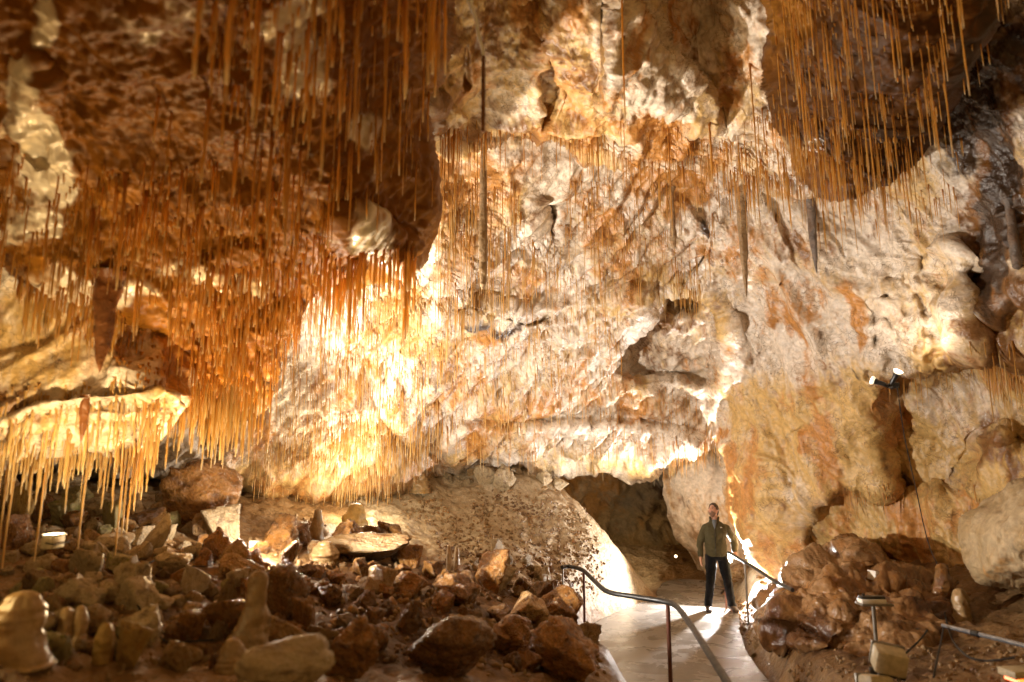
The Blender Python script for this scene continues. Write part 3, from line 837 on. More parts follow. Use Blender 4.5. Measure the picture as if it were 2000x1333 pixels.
STRAWS = []     # (root, length, radius, material, label, group)


def straws(layer, poly, n, lpx, rad, mat, label, group, clump=0.0, hook=None):
    pl = np.array(poly, float); x0, y0 = pl.min(0); x1, y1 = pl.max(0)
    got = 0; tries = 0
    while got < n and tries < 30:
        tries += 1
        x = rng.uniform(x0, x1, 2 * n); y = rng.uniform(y0, y1, 2 * n)
        s, _, _ = sdist(x, y, pl)
        ok = s > 0
        if clump:
            ok &= vnoise(np.stack([x / 42, y / 30, np.full_like(x, len(STRAWS) * .01)], -1), 5) > rng.uniform(-1, .6, len(x)) * clump * 1.0 - .2 * (1 - clump)
        for a, b in zip(x[ok], y[ok]):
            if got >= n: break
            p = surf(layer, a, b)
            if p is None: continue
            _, _, d = to_px(p)
            L = (lpx[0] + (lpx[1] - lpx[0]) * rng.random() ** 2.6) / FPX * d
            mm = M_STRAW_O if (mat is M_STRAW_P and layer == 'cave_wall' and rng.random() < .55) else mat
            STRAWS.append((p + np.array([0, .0, .02]), L, rad * rng.uniform(.6, 1.5), mm, label, group))
            got += 1


def straw_at(layer, x, y, yend, rad, mat, label, group):
    p = surf(layer, x, y)
    if p is None: return
    _, _, d = to_px(p)
    STRAWS.append((p + np.array([0, 0, .02]), (yend - y) / FPX * d, rad, mat, label, group))


G1 = "straws hanging from the low dark roof"
for x, y, ye, r in ((398, -40, 180, .012), (455, -60, 188, .013), (440, 150, 295, .009), (408, 190, 372, .011), (505, -20, 255, .008), (548, 60, 270, .008), (603, 30, 260, .009), (632, -10, 370, .009),
                    (660, 60, 250, .007), (780, -40, 205, .013), (840, -60, 190, .014), (850, -60, 170, .013), (862, -40, 165, .010), (760, 40, 300, .009), (700, 0, 300, .009), (570, 300, 500, .010), (583, 290, 440, .008),
                    (533, 280, 480, .008), (250, 330, 560, .011), (282, 380, 520, .012), (240, 420, 575, .011), (185, 410, 580, .010), (270, 400, 545, .009), (310, 190, 292, .007), (335, 220, 350, .007), (720, 280, 380, .008), (655, 260, 400, .008)):
    straw_at("low_roof", x, y, ye, r, M_STRAW_O, "long orange straw stalactite hanging from the dark low roof at upper left", G1)
straws("low_roof", [(380, -120), (880, -120), (850, 180), (850, 330), (640, 400), (470, 330)], 300, (30, 190), .0058, M_STRAW_O, "long orange straw stalactite hanging from the dark low roof at upper left", G1)
G2 = "straws on the lower slope of the low roof"
LB2 = "amber straw stalactite on the lamp lit lower slope of the low left roof"
straws("low_roof", [(150, 300), (420, 330), (640, 380), (640, 540), (560, 620), (330, 560), (120, 540), (60, 460)], 420, (20, 140), .0056, M_STRAW_O, LB2, G2)
straws("low_roof", [(330, 520), (640, 500), (630, 550), (560, 660), (530, 780), (480, 815), (350, 780), (330, 640)], 520, (25, 125), .0058, M_STRAW_O, LB2, G2)
straws("low_roof", [(340, 730), (525, 740), (490, 812), (430, 822), (350, 785)], 110, (70, 140), .0085, M_STRAW_P, LB2, G2)
straws("middle_roof_tier", [(60, 560), (240, 580), (340, 660), (340, 780), (220, 700), (100, 620)], 130, (20, 110), .0058, M_STRAW_O, LB2, G2)
straws("middle_roof_tier", [(-20, 760), (330, 740), (340, 800), (-20, 830)], 90, (20, 90), .0058, M_STRAW_P, LB2, G2)
straws("low_roof", [(60, 530), (215, 540), (260, 620), (200, 610), (60, 575)], 70, (40, 130), .008, M_STRAW_O, LB2, G2)
straws("low_roof", [(640, 470), (815, 470), (812, 520), (640, 556)], 90, (60, 170), .0085, M_STRAW_O, "thick orange straw hanging off the dark roof edge in mid picture", "straws along the tip of the dark roof edge")
G3 = "straws under the lit left ledge"
LB3 = "pale yellow straw stalactite under the brightly lit ledge at far left"
for x, y, ye in ((30, 905, 1130), (18, 912, 1100), (45, 905, 1060), (92, 892, 1087), (174, 885, 1080), (247, 882, 1108), (253, 878, 1050), (263, 876, 1040), (138, 886, 1000), (208, 885, 990), (286, 872, 985), (299, 868, 970),
                 (62, 896, 970), (118, 888, 960), (5, 920, 1060), (12, 918, 1030), (198, 884, 962), (228, 882, 1000), (273, 875, 1000), (75, 895, 925), (300, 862, 930), (320, 850, 920), (340, 830, 925), (104, 890, 940)):
    straw_at("low_ledge", x, y, ye, .0085, M_STRAW_P, LB3, G3)
straws("low_ledge", [(-20, 840), (60, 800), (335, 770), (350, 825), (290, 878), (90, 888), (0, 918)], 210, (18, 110), .006, M_STRAW_P, LB3, G3)
straws("low_ledge", [(0, 905), (90, 875), (290, 868), (320, 850), (300, 885), (80, 893), (0, 922)], 90, (30, 90), .0068, M_STRAW_P, LB3, G3)
G4 = "fine straws of the far bright ceiling"
LB4 = "fine pale straw in the dense curtain on the far bright ceiling"
straws("cave_wall", [(540, 560), (640, 540), (850, 480), (860, 640), (860, 860), (560, 860), (530, 760)], 1200, (16, 90), .0042, M_STRAW_P, LB4, G4, clump=.7)
straws("cave_wall", [(480, 830), (860, 800), (860, 900), (740, 960), (640, 970), (500, 950)], 850, (14, 70), .0042, M_STRAW_P, LB4, G4, clump=.5)
straws("cave_wall", [(840, 350), (1000, 420), (1000, 560), (840, 640)], 380, (20, 130), .0042, M_STRAW_P, LB4, G4, clump=.6)
straws("cave_wall", [(850, 640), (1220, 590), (1220, 740), (1360, 770), (1410, 850), (1300, 880), (860, 880)], 1250, (10, 62), .0040, M_STRAW_P, LB4, G4, clump=.6)
straws("cave_wall", [(1000, 450), (1380, 450), (1370, 560), (1200, 575), (1010, 580)], 420, (12, 90), .004, M_STRAW_P, LB4, G4, clump=.5)
straws("cave_wall", [(840, 340), (1000, 330), (1010, 420), (860, 440)], 120, (20, 100), .005, M_STRAW_O, LB4, G4, clump=.5)
straws("cave_wall", [(1100, 330), (1480, 350), (1480, 440), (1100, 460)], 170, (15, 90), .0048, M_STRAW_O, LB4, G4, clump=.8)
straws("cave_wall", [(1270, 552), (1372, 548), (1375, 572), (1290, 574)], 60, (15, 75), .0042, M_STRAW_P, LB4, G4)
straws("cave_wall", [(1300, 865), (1400, 850), (1420, 868), (1385, 868), (1300, 893)], 90, (15, 45), .005, M_STRAW_P, LB4, G4)
G5 = "straws along the drapery edge"
LB5 = "golden straw stalactite on the lower edge of the drapery wall"
straws("cave_ceiling", [(850, 255), (1080, 255), (1280, 290), (1500, 320), (1600, 340), (1600, 365), (1480, 340), (1280, 303), (1080, 283), (900, 298), (850, 292)], 380, (20, 120), .005, M_STRAW_O, LB5, G5, clump=.6)
straws("cave_ceiling", [(1200, 220), (1400, 260), (1500, 200), (1600, 200), (1600, 345), (1400, 310), (1220, 292)], 280, (15, 85), .0046, M_STRAW_O, LB5, G5, clump=.6)
for x, y, ye, r in ((1207, -120, 290, .009), (1470, 120, 400, .008), (1305, 280, 470, .008), (1385, 240, 370, .012)):
    straw_at("cave_ceiling", x, y, ye, r, M_STRAW_O, LB5, G5)
G6 = "straws of the dark roof bulge"
LB6 = "long amber straw hanging from the dark roof bulge at upper right"
straws("roof_bulge", [(1490, -120), (1930, -120), (1900, 100), (1840, 240), (1700, 345), (1600, 345), (1530, 220)], 420, (15, 170), .0042, M_STRAW_O, LB6, G6, clump=.5)
straws("roof_bulge", [(1500, 160), (1600, 220), (1760, 250), (1790, 296), (1660, 374), (1590, 340)], 280, (15, 130), .0043, M_STRAW_O, LB6, G6, clump=.5)
for x, y, ye in ((1515, -60, 230), (1665, -40, 170), (1705, -60, 180), (1760, -20, 50), (1725, 0, 85), (1832, 90, 300), (1855, -60, 210), (1838, 150, 310), (1690, 200, 400), (1722, 180, 360), (1560, 60, 330)):
    straw_at("roof_bulge", x, y, ye, .0066, M_STRAW_O, LB6, G6)
G7 = "straws over the right wall hollow"
LB7 = "short honey coloured straw along the rim of the right wall hollow"
straws("cave_wall", [(1880, 660), (2100, 640), (2100, 760), (1985, 740), (1900, 720)], 110, (30, 120), .0055, M_STRAW_P, LB7, G7)
straws("cave_wall", [(1730, 740), (1860, 735), (1900, 715), (1890, 745), (1740, 765)], 40, (15, 80), .0045, M_STRAW_P, LB7, G7)
straws("cave_wall", [(1650, 935), (2000, 945), (2000, 975), (1650, 960)], 130, (12, 60), .004, M_STRAW_O, LB7, G7)
straws("cave_wall", [(1560, 360), (1800, 330), (1850, 280), (1900, 240), (1900, 380), (1620, 460)], 60, (30, 120), .0045, M_STRAW_O, LB7, G7)

straws("low_ledge", [(-260, 850), (-20, 835), (-20, 915), (-260, 940)], 120, (20, 100), .006, M_STRAW_P, LB3, G3)
straws("low_roof", [(-260, 200), (60, 300), (60, 520), (-260, 420)], 130, (20, 130), .0056, M_STRAW_O, LB2, G2)
order = sorted(range(len(STRAWS)), key=lambda i: -STRAWS[i][1] * STRAWS[i][2] / to_px(STRAWS[i][0])[2] ** 2)
protos = [straw_proto(7, 14, 100 + i) for i in range(5)]
pm = {}
for i, (v, f, t) in enumerate(protos):
    for mm in (M_STRAW_O, M_STRAW_P):
        me = mesh_np("straw_stalactite", v, f, tattr=t); me.materials.append(mm); pm[(i, mm.name)] = me
NIND = 290
for q, i in enumerate(order[:NIND]):
    p, L, r, mm, lb, gr = STRAWS[i]
    o = bpy.data.objects.new("straw_stalactite", pm[(q % 5, mm.name)])
    COL.objects.link(o)
    o.location = p; o.scale = (r, r, L); o.rotation_euler = (0, 0, rng.uniform(0, 6.28))
    o["label"] = lb; o["category"] = "stalactite"; o["group"] = gr
small = [straw_proto(5, 7, 200 + i, .6) for i in range(6)]
vv, ff, tt, mi, off = [], [], [], [], 0
for i in order[NIND:]:
    p, L, r, mm, lb, gr = STRAWS[i]
    v, f, t = small[i % 6]
    a = rng.uniform(0, 6.28); ca, sa = math.cos(a), math.sin(a)
    vv.append(np.stack([(v[:, 0] * ca - v[:, 1] * sa) * r + p[0], (v[:, 0] * sa + v[:, 1] * ca) * r + p[1], v[:, 2] * L + p[2]], -1))
    ff.append(f + off); off += len(v); tt.append(t); mi.append(np.full(len(f), 0 if mm is M_STRAW_O else 1, np.int32))
me = mesh_np("straw_curtain", np.concatenate(vv), np.concatenate(ff), tattr=np.concatenate(tt))
me.materials.append(M_STRAW_O); me.materials.append(M_STRAW_P)
me.polygons.foreach_set("material_index", np.concatenate(mi))
link("straw_curtain", me, None, kind="stuff", label="dense curtain of thin orange and cream straw stalactites over the cave roof", category="stalactites")


def lathe_rock(name, prof, n, mat, bumpy, seed, parent=None, loc=(0, 0, 0), lean=(0, 0), fr=9, **props):
    """prof: list of (z, radius); a dripstone body of revolution with uneven growth rings"""
    z = np.array([p[0] for p in prof]); r = np.array([p[1] for p in prof])
    m = max(14, len(prof) * 7)
    t = np.linspace(0, 1, m); zz = np.interp(t, np.linspace(0, 1, len(z)), z); rr = np.interp(t, np.linspace(0, 1, len(z)), r)
    ker = np.array([.25, .5, .25])
    for _ in range(3):
        rr[1:-1] = np.convolve(rr, ker, 'valid'); zz[1:-1] = np.convolve(zz, ker, 'valid')
    a = np.linspace(0, 2 * np.pi, n, endpoint=False)
    H = abs(z[-1] - z[0]) + 1e-6
    f = (zz - z[0]) / (z[-1] - z[0] + 1e-9)
    X = rr[:, None] * np.cos(a) + lean[0] * f[:, None]; Y = rr[:, None] * np.sin(a) + lean[1] * f[:, None]; Z = np.repeat(zz[:, None], n, 1)
    P = np.stack([X, Y, Z], -1)
    nb = fbm(P + seed * 3.1, (fr, fr, fr * .6), 4, .55, seed) + .10 * np.sin(zz / H * 34 + 6 * vnoise(np.stack([zz / H * 5, zz * 0, zz * 0], -1), seed))[:, None]
    rad = np.stack([np.cos(a), np.sin(a), 0 * a], -1)
    uf = np.stack([np.cos(a)[None] + 0 * zz[:, None], np.sin(a)[None] + 0 * zz[:, None], (zz / H * 2.2)[:, None] + 0 * a[None]], -1) * .9 + seed * 1.7
    P = P + rad[None] * (rr[:, None] * (.42 * fbm(uf, 1.0, 3, .6, seed + 9)))[..., None]
    P[..., 0] += (rr.max() * .35 * (f * (1 - f)) * np.sin(seed * 2.1))[:, None]
    P = P + rad[None] * (nb * bumpy * np.maximum(rr, bumpy)[:, None] / max(r.max(), 1e-6))[..., None]
    Vv = P.reshape(-1, 3)
    i = np.arange(m * n).reshape(m, n)
    F = np.stack([i[:-1], np.roll(i[:-1], -1, 1), np.roll(i[1:], -1, 1), i[1:]], -1).reshape(-1, 4)
    o = link(name, mesh_np(name, Vv, F), mat, parent, **props)
    o.location = loc
    return o


# thick stalactites, each one told apart
M_OLD = rock_mat("old_stalactite", (.30, .19, .09), (.38, .28, .17), (.40, .19, .05), (.14, .07, .03), DARK, rough=(.3, .55), bump=.7, crack=0, attr=False, fine=22)
M_GREYST = rock_mat("grey_stalactite", (.14, .11, .09), (.22, .19, .17), (.2, .12, .07), (.08, .05, .035), DARK, rough=(.3, .5), bump=.7, crack=0, attr=False, fine=22)
M_DARKST = rock_mat("dark_stalactite", (.16, .055, .016), (.22, .08, .02), (.26, .09, .02), (.09, .03, .01), DARK, rough=(.25, .45), bump=.6, crack=0, attr=False, fine=14)
for lay, x, y, ye, wpx, mat, lb, sh in (
        ("cave_ceiling", 946, 282, 583, 15, M_OLD, "long thick brown stalactite left of the hole in the back ceiling", 0),
        ("cave_wall", 1443, 328, 588, 18, M_OLD, "long ringed tan stalactite above the right end of the dark alcove", 1),
        ("cave_wall", 1594, 385, 530, 15, M_GREYST, "dark grey stalactite against the cream upper right wall", 1),
        ("cave_wall", 1312, 375, 490, 12, M_OLD, "slender brown stalactite above the dark alcove's centre", 0),
        ("low_roof", 214, 535, 716, 34, M_DARKST, "fat dark brown stalactite in front of the bright left wall", 1),
        ("low_ledge", 165, 790, 868, 14, M_DARKST, "small dark tapering stalactite on the lit left ledge", 1),
        ("cave_wall", 1992, 400, 530, 18, M_GREYST, "knobbly dark stalactite at the right edge of the picture", 0),
        ("low_roof", 932, 0, 275, 0, None, "", 0)):
    if mat is None: continue
    p = surf(lay, x, y)
    if p is None: continue
    _, _, d = to_px(p)
    L = (ye - y) / FPX * d; r = wpx / 2 / FPX * d
    if sh: prof = [(.06, r * 1.7), (0, r * 1.25), (-.3 * L, r * 1.0), (-.6 * L, r * .85), (-.85 * L, r * .5), (-L, r * .06)]
    else: prof = [(.06, r * 1.5), (0, r * .8), (-.3 * L, r * .8), (-.6 * L, r * .95), (-.88 * L, r * 1.0), (-.97 * L, r * .7), (-L, r * .08)]
    lathe_rock("stalactite", prof, 18, mat, r * .5, int(x), loc=p, fr=14, label=lb, category="stalactite")
# the blurred orange straw with a twisted white root nearest the lens
p = at(916, 10, 4.4)
t = empty("twisted_stalactite", p, "twisted white rooted straw running down to an orange tube beside the dark roof", "stalactite")
s_ = 4.4 / FPX
c1 = [Vector((0, 0, .12)), Vector((.01, 0, 0)), Vector((12 * s_, .0, -25 * s_)), Vector((20 * s_, .0, -70 * s_)), Vector((27 * s_, 0, -95 * s_)), Vector((29 * s_, 0, -125 * s_))]
MB().tube(spline(c1, 6), [.035, .03, .028, .026, .024, .022] + [.011] * 25, 8).build("twisted_root", M_WHITEP, t)
MB().tube([Vector((29 * s_, 0, -110 * s_)), Vector((29.5 * s_, 0, -190 * s_)), Vector((29.5 * s_, 0, -266 * s_))], [.012, .014, .012], 9).build("hanging_tube", M_DARKST, t)

# ================================================================== rocks
def rock_verts(seed, sub=4, planes=15, sharp=26, nz=.05):
    bm = bmesh.new(); bmesh.ops.create_icosphere(bm, subdivisions=sub, radius=1)
    bm.verts.ensure_lookup_table()
    N = np.array([v.co[:] for v in bm.verts]); F = np.array([[v.index for v in f.verts] for f in bm.faces]); bm.free()
    N /= np.linalg.norm(N, axis=1, keepdims=True)
    r = np.random.default_rng(seed)
    pn = r.standard_normal((planes, 3)); pn /= np.linalg.norm(pn, axis=1, keepdims=True); pdist = r.uniform(.62, 1.0, planes)
    dots = np.maximum(N @ pn.T, .02)
    R = pdist[None] / dots
    R = np.minimum(R, 2.2)
    rad = -np.log(np.exp(-sharp * R).sum(1)) / sharp
    P = N * rad[:, None]
    P = P * (1 + nz * (1.2 * fbm(P + seed, 1.7, 3, .5, seed) + .7 * ridge(P + seed, 3.4, 3, seed + 1) + .45 * fbm(P + seed, 9, 3, .55, seed + 2)))[:, None]
    P /= np.abs(P).max(0)
    return P, F


RP = [rock_verts(300 + i, 5, 9 + (i * 3) % 8, 14 + 5 * (i % 6), .10 + .015 * (i % 4)) for i in range(14)]
RP += [rock_verts(950, 5, 30, 10, .12), rock_verts(951, 5, 24, 12, .11), rock_verts(957, 5, 22, 14, .12)]
RM = {}


def rock_mesh(i, mat):
    k = (i, mat.name)
    if k not in RM:
        m = mesh_np("rock", *RP[i]); m.materials.append(mat); RM[k] = m
    return RM[k]


def rock(name, x, yb, wpx, hpx, mi, proto, label, cat="rock", group=None, depth=.8, sink=.15, rot=None, tilt=0.0, D=None):
    """(x, yb): photo pixel of the middle of its foot; width and height in pixels"""
    p, d = hit(x, yb - hpx * .1)
    if D is not None:
        d = D; p = at(x, yb - hpx * .1, D)
    wm = wpx / FPX * d; hm = hpx / FPX * d
    o = bpy.data.objects.new(name, rock_mesh(proto, M_ROCKS[mi]))
    COL.objects.link(o)
    rz = rng.uniform(0, 6.28) if rot is None else rot
    o.rotation_euler = (0, tilt, rz)
    o.scale = (wm / 2, wm / 2 * depth if rot is not None else wm / 2 * .95, hm / 2 * (1 + sink))
    o.location = (p[0], p[1] + wm * .25, p[2] + hm / 2 * (1 - sink))
    o["label"] = label; o["category"] = cat
    if group: o["group"] = group
    return o


TAN, BRN, OCH, GRY, MOS = 0, 1, 2, 3, 4
for a in (
    ("boulder", 382, 1048, 172, 135, BRN, 14, "big reddish brown cracked boulder at the back of the left slope", .9, .1),
    ("rock", 388, 1066, 74, 62, TAN, 1, "pale tan angular block leaning against the big brown boulder", .8, 0),
    ("rock", 420, 1110, 60, 70, BRN, 2, "dark block under the pale tan block by the white lamp", .8, 0),
    ("rock", 232, 1196, 88, 95, GRY, 3, "large grey tan rock with a flat face above the loose cables", .8, .2),
    ("rock", 240, 1322, 78, 92, OCH, 4, "bright ochre yellow pointed rock near the bottom left corner", .7, 0),
    ("rock", 343, 1320, 66, 54, TAN, 5, "small orange tan rock right of the ochre pointed rock", .8, 0),
    ("rock", 160, 1142, 70, 62, GRY, 6, "squarish olive grey rock under the long hanging straws", .8, 0),
    ("rock", 128, 1040, 78, 72, MOS, 7, "mossy green tinted boulder behind the long hanging straws", .9, 0),
    ("rock", 210, 1050, 62, 66, MOS, 8, "second mossy yellow green rock right of the green boulder", .8, 0),
    ("rock", 300, 1095, 50, 92, GRY, 9, "tall leaning slab beside the pale tan block", .6, .5),
    ("rock", 84, 1220, 58, 66, TAN, 10, "triangular tan stone right of the big stump at the left edge", .7, .3),
    ("rock", 150, 1215, 110, 78, GRY, 11, "long low grey rock behind the pair of small stalagmites", .7, -.2),
    ("rock", 205, 1092, 80, 55, GRY, 12, "rounded grey rock just left of the leaning slab", .9, 0),
    ("rock", 320, 1130, 80, 60, GRY, 13, "grey rock with a domed top above the cable", .9, 0),
    ("rock", 622, 1278, 78, 52, TAN, 0, "flat orange wedge of stone in the dark rubble", .6, -.4),
    ("rock", 438, 1228, 38, 92, TAN, 2, "narrow upright orange stone left of the tall stalagmite", .7, .15),
    ("rock", 420, 1265, 34, 46, TAN, 4, "small oval stone below the narrow upright orange stone", .8, .2),
    ("rock", 545, 1222, 96, 112, BRN, 16, "smooth brown block just behind the tall stalagmite", .8, 0),
    ("rock", 590, 1245, 66, 66, BRN, 8, "dark cubic stone between the smooth block and the orange wedge", .8, 0),
    ("boulder", 880, 1352, 200, 165, BRN, 13, "large dark pyramid shaped boulder at the bottom centre", .9, 0),
    ("boulder", 690, 1345, 130, 120, BRN, 7, "dark blunt boulder left of the pyramid shaped boulder", .9, 0),
    ("rock", 1000, 1295, 110, 80, BRN, 14, "round dark rock with a glossy rim between pyramid and railing", .9, 0),
    ("rock", 1085, 1240, 92, 76, BRN, 10, "brown rock at the foot of the first railing posts", .8, 0),
    ("boulder", 1120, 1348, 175, 120, BRN, 11, "reddish dark boulder at the path's left edge", .9, 0),
    ("boulder", 520, 1385, 230, 118, GRY, 15, "light grey boulder cut by the bottom of the picture", .9, 0),
    ("rock", 690, 1112, 205, 72, TAN, 12, "broad crusty tan platform rock carrying two stalagmites", .8, 0),
    ("rock", 556, 1062, 78, 56, TAN, 13, "crusty rock with a pale knob right of the white lamp", .8, 0),
    ("rock", 448, 1142, 110, 56, TAN, 1, "crusty flat rock in front of the white lamp", .7, 0),
    ("rock", 986, 968, 48, 56, GRY, 2, "pale upright block on top of the rubble mound", .8, 0),
    ("rock", 944, 960, 44, 46, GRY, 6, "rounded block beside the pale upright block on the mound", .8, 0),
    ("rock", 757, 1092, 62, 62, BRN, 8, "dark craggy rock at the right end of the crusty platform", .8, .2),
    ("rock", 745, 1168, 55, 55, TAN, 4, "knobbly tan lump below the dark craggy rock", .8, 0),
    ("rock", 808, 1172, 46, 46, TAN, 7, "warty light brown lump left of the wet glistening pillars", .8, 0),
    ("rock", 970, 1160, 70, 60, GRY, 9, "whitish crystal crusted rock below the mound", .8, .3),
    ("rock", 1055, 1150, 60, 34, GRY, 0, "pale slanting log shaped stone left of the railing", .5, .5),
    ("rock", 1020, 1180, 60, 50, TAN, 10, "yellowish block in the rubble below the mound", .8, 0),
    ("rock", 900, 1195, 110, 66, BRN, 11, "wide brown rock with a glossy edge below the crystal rock", .8, -.2),
    ("rock", 30, 1045, 52, 100, OCH, 2, "tall yellow block at the left edge of the rubble", .6, 0),
    ("rock", 105, 972, 90, 60, GRY, 13, "grey ledge like rock at the far back of the left slope", .8, 0),
    ("rock", 1452, 1140, 60, 34, TAN, 5, "pale yellow rock behind the visitor's legs", .8, 0),
):
    nm, x, yb, wp, hp, mi, pr, lb, dp, tl = a
    rock(nm, x, yb, wp, hp, mi, pr, lb, nm, depth=dp, rot=rng.uniform(-.5, .5), tilt=tl)

# ordinary stones of the left slope and around the mound
used = []
def scatter(n, poly, wpx, mats, label, group):
    pl = np.array(poly, float); k = 0; tr = 0
    while k < n and tr < n * 30:
        tr += 1
        x = rng.uniform(pl[:, 0].min(), pl[:, 0].max()); y = rng.uniform(pl[:, 1].min(), pl[:, 1].max())
        if sdist(np.array([x]), np.array([y]), pl)[0][0] < 0: continue
        wp = wpx[0] + (wpx[1] - wpx[0]) * rng.random() ** 2
        if any(abs(x - a) < (wp + c) * .25 and abs(y - b) < (wp + c) * .2 for a, b, c in used): continue
        used.append((x, y, wp))
        rock("rock", x, y, wp, wp * rng.uniform(.55, .9), int(rng.choice(mats)), int(rng.integers(14)), label, "rock", group, sink=.3, tilt=rng.uniform(-.4, .4))
        k += 1


scatter(112, [(0, 1000), (300, 990), (480, 1060), (500, 1150), (330, 1200), (300, 1300), (0, 1300)], (36, 110), (GRY, GRY, TAN, BRN, MOS), "angular olive and tan stone in the loose rubble of the far left slope", "loose stones of the far left slope")
scatter(90, [(430, 1080), (620, 1060), (900, 1130), (1100, 1190), (1180, 1290), (1050, 1320), (640, 1300), (430, 1310), (300, 1320), (330, 1200)], (40, 135), (BRN, BRN, BRN, TAN), "dark wet brown stone in the rubble between mound and lower picture edge", "dark wet stones of the lower slope")
scatter(30, [(780, 1100), (1000, 1080), (1110, 1120), (1120, 1200), (900, 1150)], (16, 40), (TAN, BRN, GRY), "brownish stone at the foot of the rubble mound", "stones at the foot of the mound")
scatter(12, [(1450, 1180), (1530, 1120), (1560, 1130), (1500, 1220), (1480, 1300), (1450, 1260)], (12, 30), (TAN, BRN), "small stone on the strip right of the walkway", "stones beside the walkway")

scatter(16, [(800, 925), (900, 905), (1030, 915), (1100, 950), (1080, 975), (1000, 950), (860, 960)], (20, 48), (GRY, TAN), "grey tan stone along the rocky crest of the rubble mound", "stones on the crest of the mound")

# gravel and small rubble
tiny = [rock_verts(500 + i, 2, 9, 16, .05) for i in range(8)]
vv, ff, off = [], [], 0
def scree(n, poly, wpx):
    global off
    pl = np.array(poly, float)
    x = rng.uniform(pl[:, 0].min(), pl[:, 0].max(), n * 3); y = rng.uniform(pl[:, 1].min(), pl[:, 1].max(), n * 3)
    ok = np.where(sdist(x, y, pl)[0] + 55 * vnoise(np.stack([x / 60, y / 40, x * 0], -1), 9) - 20 * rng.random(len(x)) > 0)[0][:n]
    for i in ok:
        p, d = hit(x[i], y[i])
        if d > 17: continue
        s = rng.uniform(*wpx) ** 1 / FPX * d / 2
        v, f = tiny[int(rng.integers(8))]
        A = rng.standard_normal((3, 3)); Q, _ = np.linalg.qr(A)
        vv.append((v * s * np.array([1, .8, .6])) @ Q.T + p + np.array([0, 0, s * .25])); ff.append(f + off); off += len(v)


scree(2000, [(820, 1000), (960, 960), (1040, 960), (1130, 1040), (1180, 1120), (1130, 1190), (980, 1170), (840, 1120), (780, 1060)], (2.5, 11))
scree(1500, [(0, 980), (500, 1020), (900, 1150), (1150, 1220), (1180, 1310), (0, 1330)], (6, 24))
scree(700, [(-380, 1000), (0, 985), (0, 1333), (-380, 1333)], (8, 34))
scree(350, [(1440, 1180), (1540, 1110), (1570, 1140), (1500, 1220), (1520, 1330), (1480, 1330), (1448, 1260)], (4, 12))
scree(300, [(1520, 1333), (1500, 1220), (2000, 1250), (2000, 1333)], (5, 16))
k_ = rock_mat("scree_stone", (.22, .13, .055), (.32, .22, .11), (.28, .14, .04), (.11, .05, .02), DARK, rough=(.35, .65), bump=.5, crack=0, attr=False, fine=20)
link("scree", mesh_np("scree", np.concatenate(vv), np.concatenate(ff)), k_, kind="stuff", label="loose gravel and small rubble over the mound and the cave floor", category="gravel")

# ================================================================== stalagmites
def stalagmite(x, yb, wpx, hpx, mat, label, prof="cone", seed=1, lean=(0, 0), D=None, name="stalagmite"):
    p, d = hit(x, yb)
    if D: d = D; p = at(x, yb, D)
    H = hpx / FPX * d; R = wpx / 2 / FPX * d
    pr = {"cone": [(-.12, 1.05), (.0, 1), (.2, .82), (.45, .62), (.7, .46), (.9, .36), (.97, .24), (1, .02)],
          "bell": [(-.1, 1.0), (0, 1), (.3, .95), (.55, .75), (.8, .5), (.95, .36), (1, .02)],
          "stump": [(-.1, 1.15), (0, 1.05), (.3, .9), (.6, .86), (.8, .72), (.93, .52), (.99, .25), (1, .02)],
          "slim": [(-.1, 1.2), (0, 1), (.25, .95), (.5, .85), (.75, .55), (.93, .45), (.98, .3), (1, .02)],
          "tall": [(-.1, 1.1), (0, 1), (.15, .86), (.35, .66), (.55, .5), (.62, .4), (.85, .37), (.95, .31), (.99, .18), (1, .02)]}[prof]
    return lathe_rock(name, [(a * H, b * R) for a, b in pr], 26, mat, R * .32, seed, loc=p, lean=(lean[0] * H, lean[1] * H), fr=7 / max(R * 6, .4), label=label, category="stalagmite")


M_STALW = rock_mat("white_calcite", (.60, .50, .38), (.72, .64, .54), (.56, .42, .24), (.40, .28, .16), DARK, rough=(.15, .35), bump=.35, crack=0, attr=False)
stalagmite(480, 1290, 108, 168, M_STAL, "tall tapering stalagmite with a wet glinting tip in the dark rubble", "tall", 3, (.10, 0))
stalagmite(450, 1312, 62, 62, M_STAL, "short rounded stalagmite at the foot of the tall one", "bell", 4)
stalagmite(618, 1062, 30, 66, M_STAL, "slender bottle shaped stalagmite on the crusty platform", "slim", 5)
stalagmite(692, 1044, 56, 60, M_ROCKS[OCH], "fat bell shaped amber stalagmite on the crusty platform", "bell", 6)
stalagmite(632, 1098, 62, 40, M_STAL, "low doughy stalagmite in front of the slender bottle shaped one", "bell", 7)
stalagmite(433, 1100, 24, 36, M_STALW, "short whitish stump left of the white lamp", "stump", 8)
stalagmite(34, 1290, 100, 130, M_STAL, "big pale rounded stump at the left picture edge", "stump", 9)
stalagmite(122, 1255, 28, 66, M_STAL, "left one of a pair of small knobbly columns", "stump", 10)
stalagmite(150, 1262, 34, 76, M_STAL, "right one of a pair of small knobbly columns with ring swellings", "stump", 11)
stalagmite(200, 1296, 36, 76, M_ROCKS[OCH], "golden knobbly little column behind the ochre pointed rock", "stump", 12)
stalagmite(876, 1118, 12, 52, M_STALW, "left of two thin wet glistening pillars below the mound", "stump", 13)
stalagmite(892, 1114, 11, 46, M_STALW, "right of two thin wet glistening pillars below the mound", "stump", 14)
stalagmite(736, 1152, 44, 46, M_STAL, "ribbed pale stub on the slope right of the platform", "stump", 15)
stalagmite(820, 960, 34, 40, M_STAL, "little dome shaped stalagmite on the left shoulder of the mound", "bell", 16)
stalagmite(1850, 1200, 58, 96, M_ROCKS[BRN], "dark pointed stalagmite before the right wall", "cone", 17)
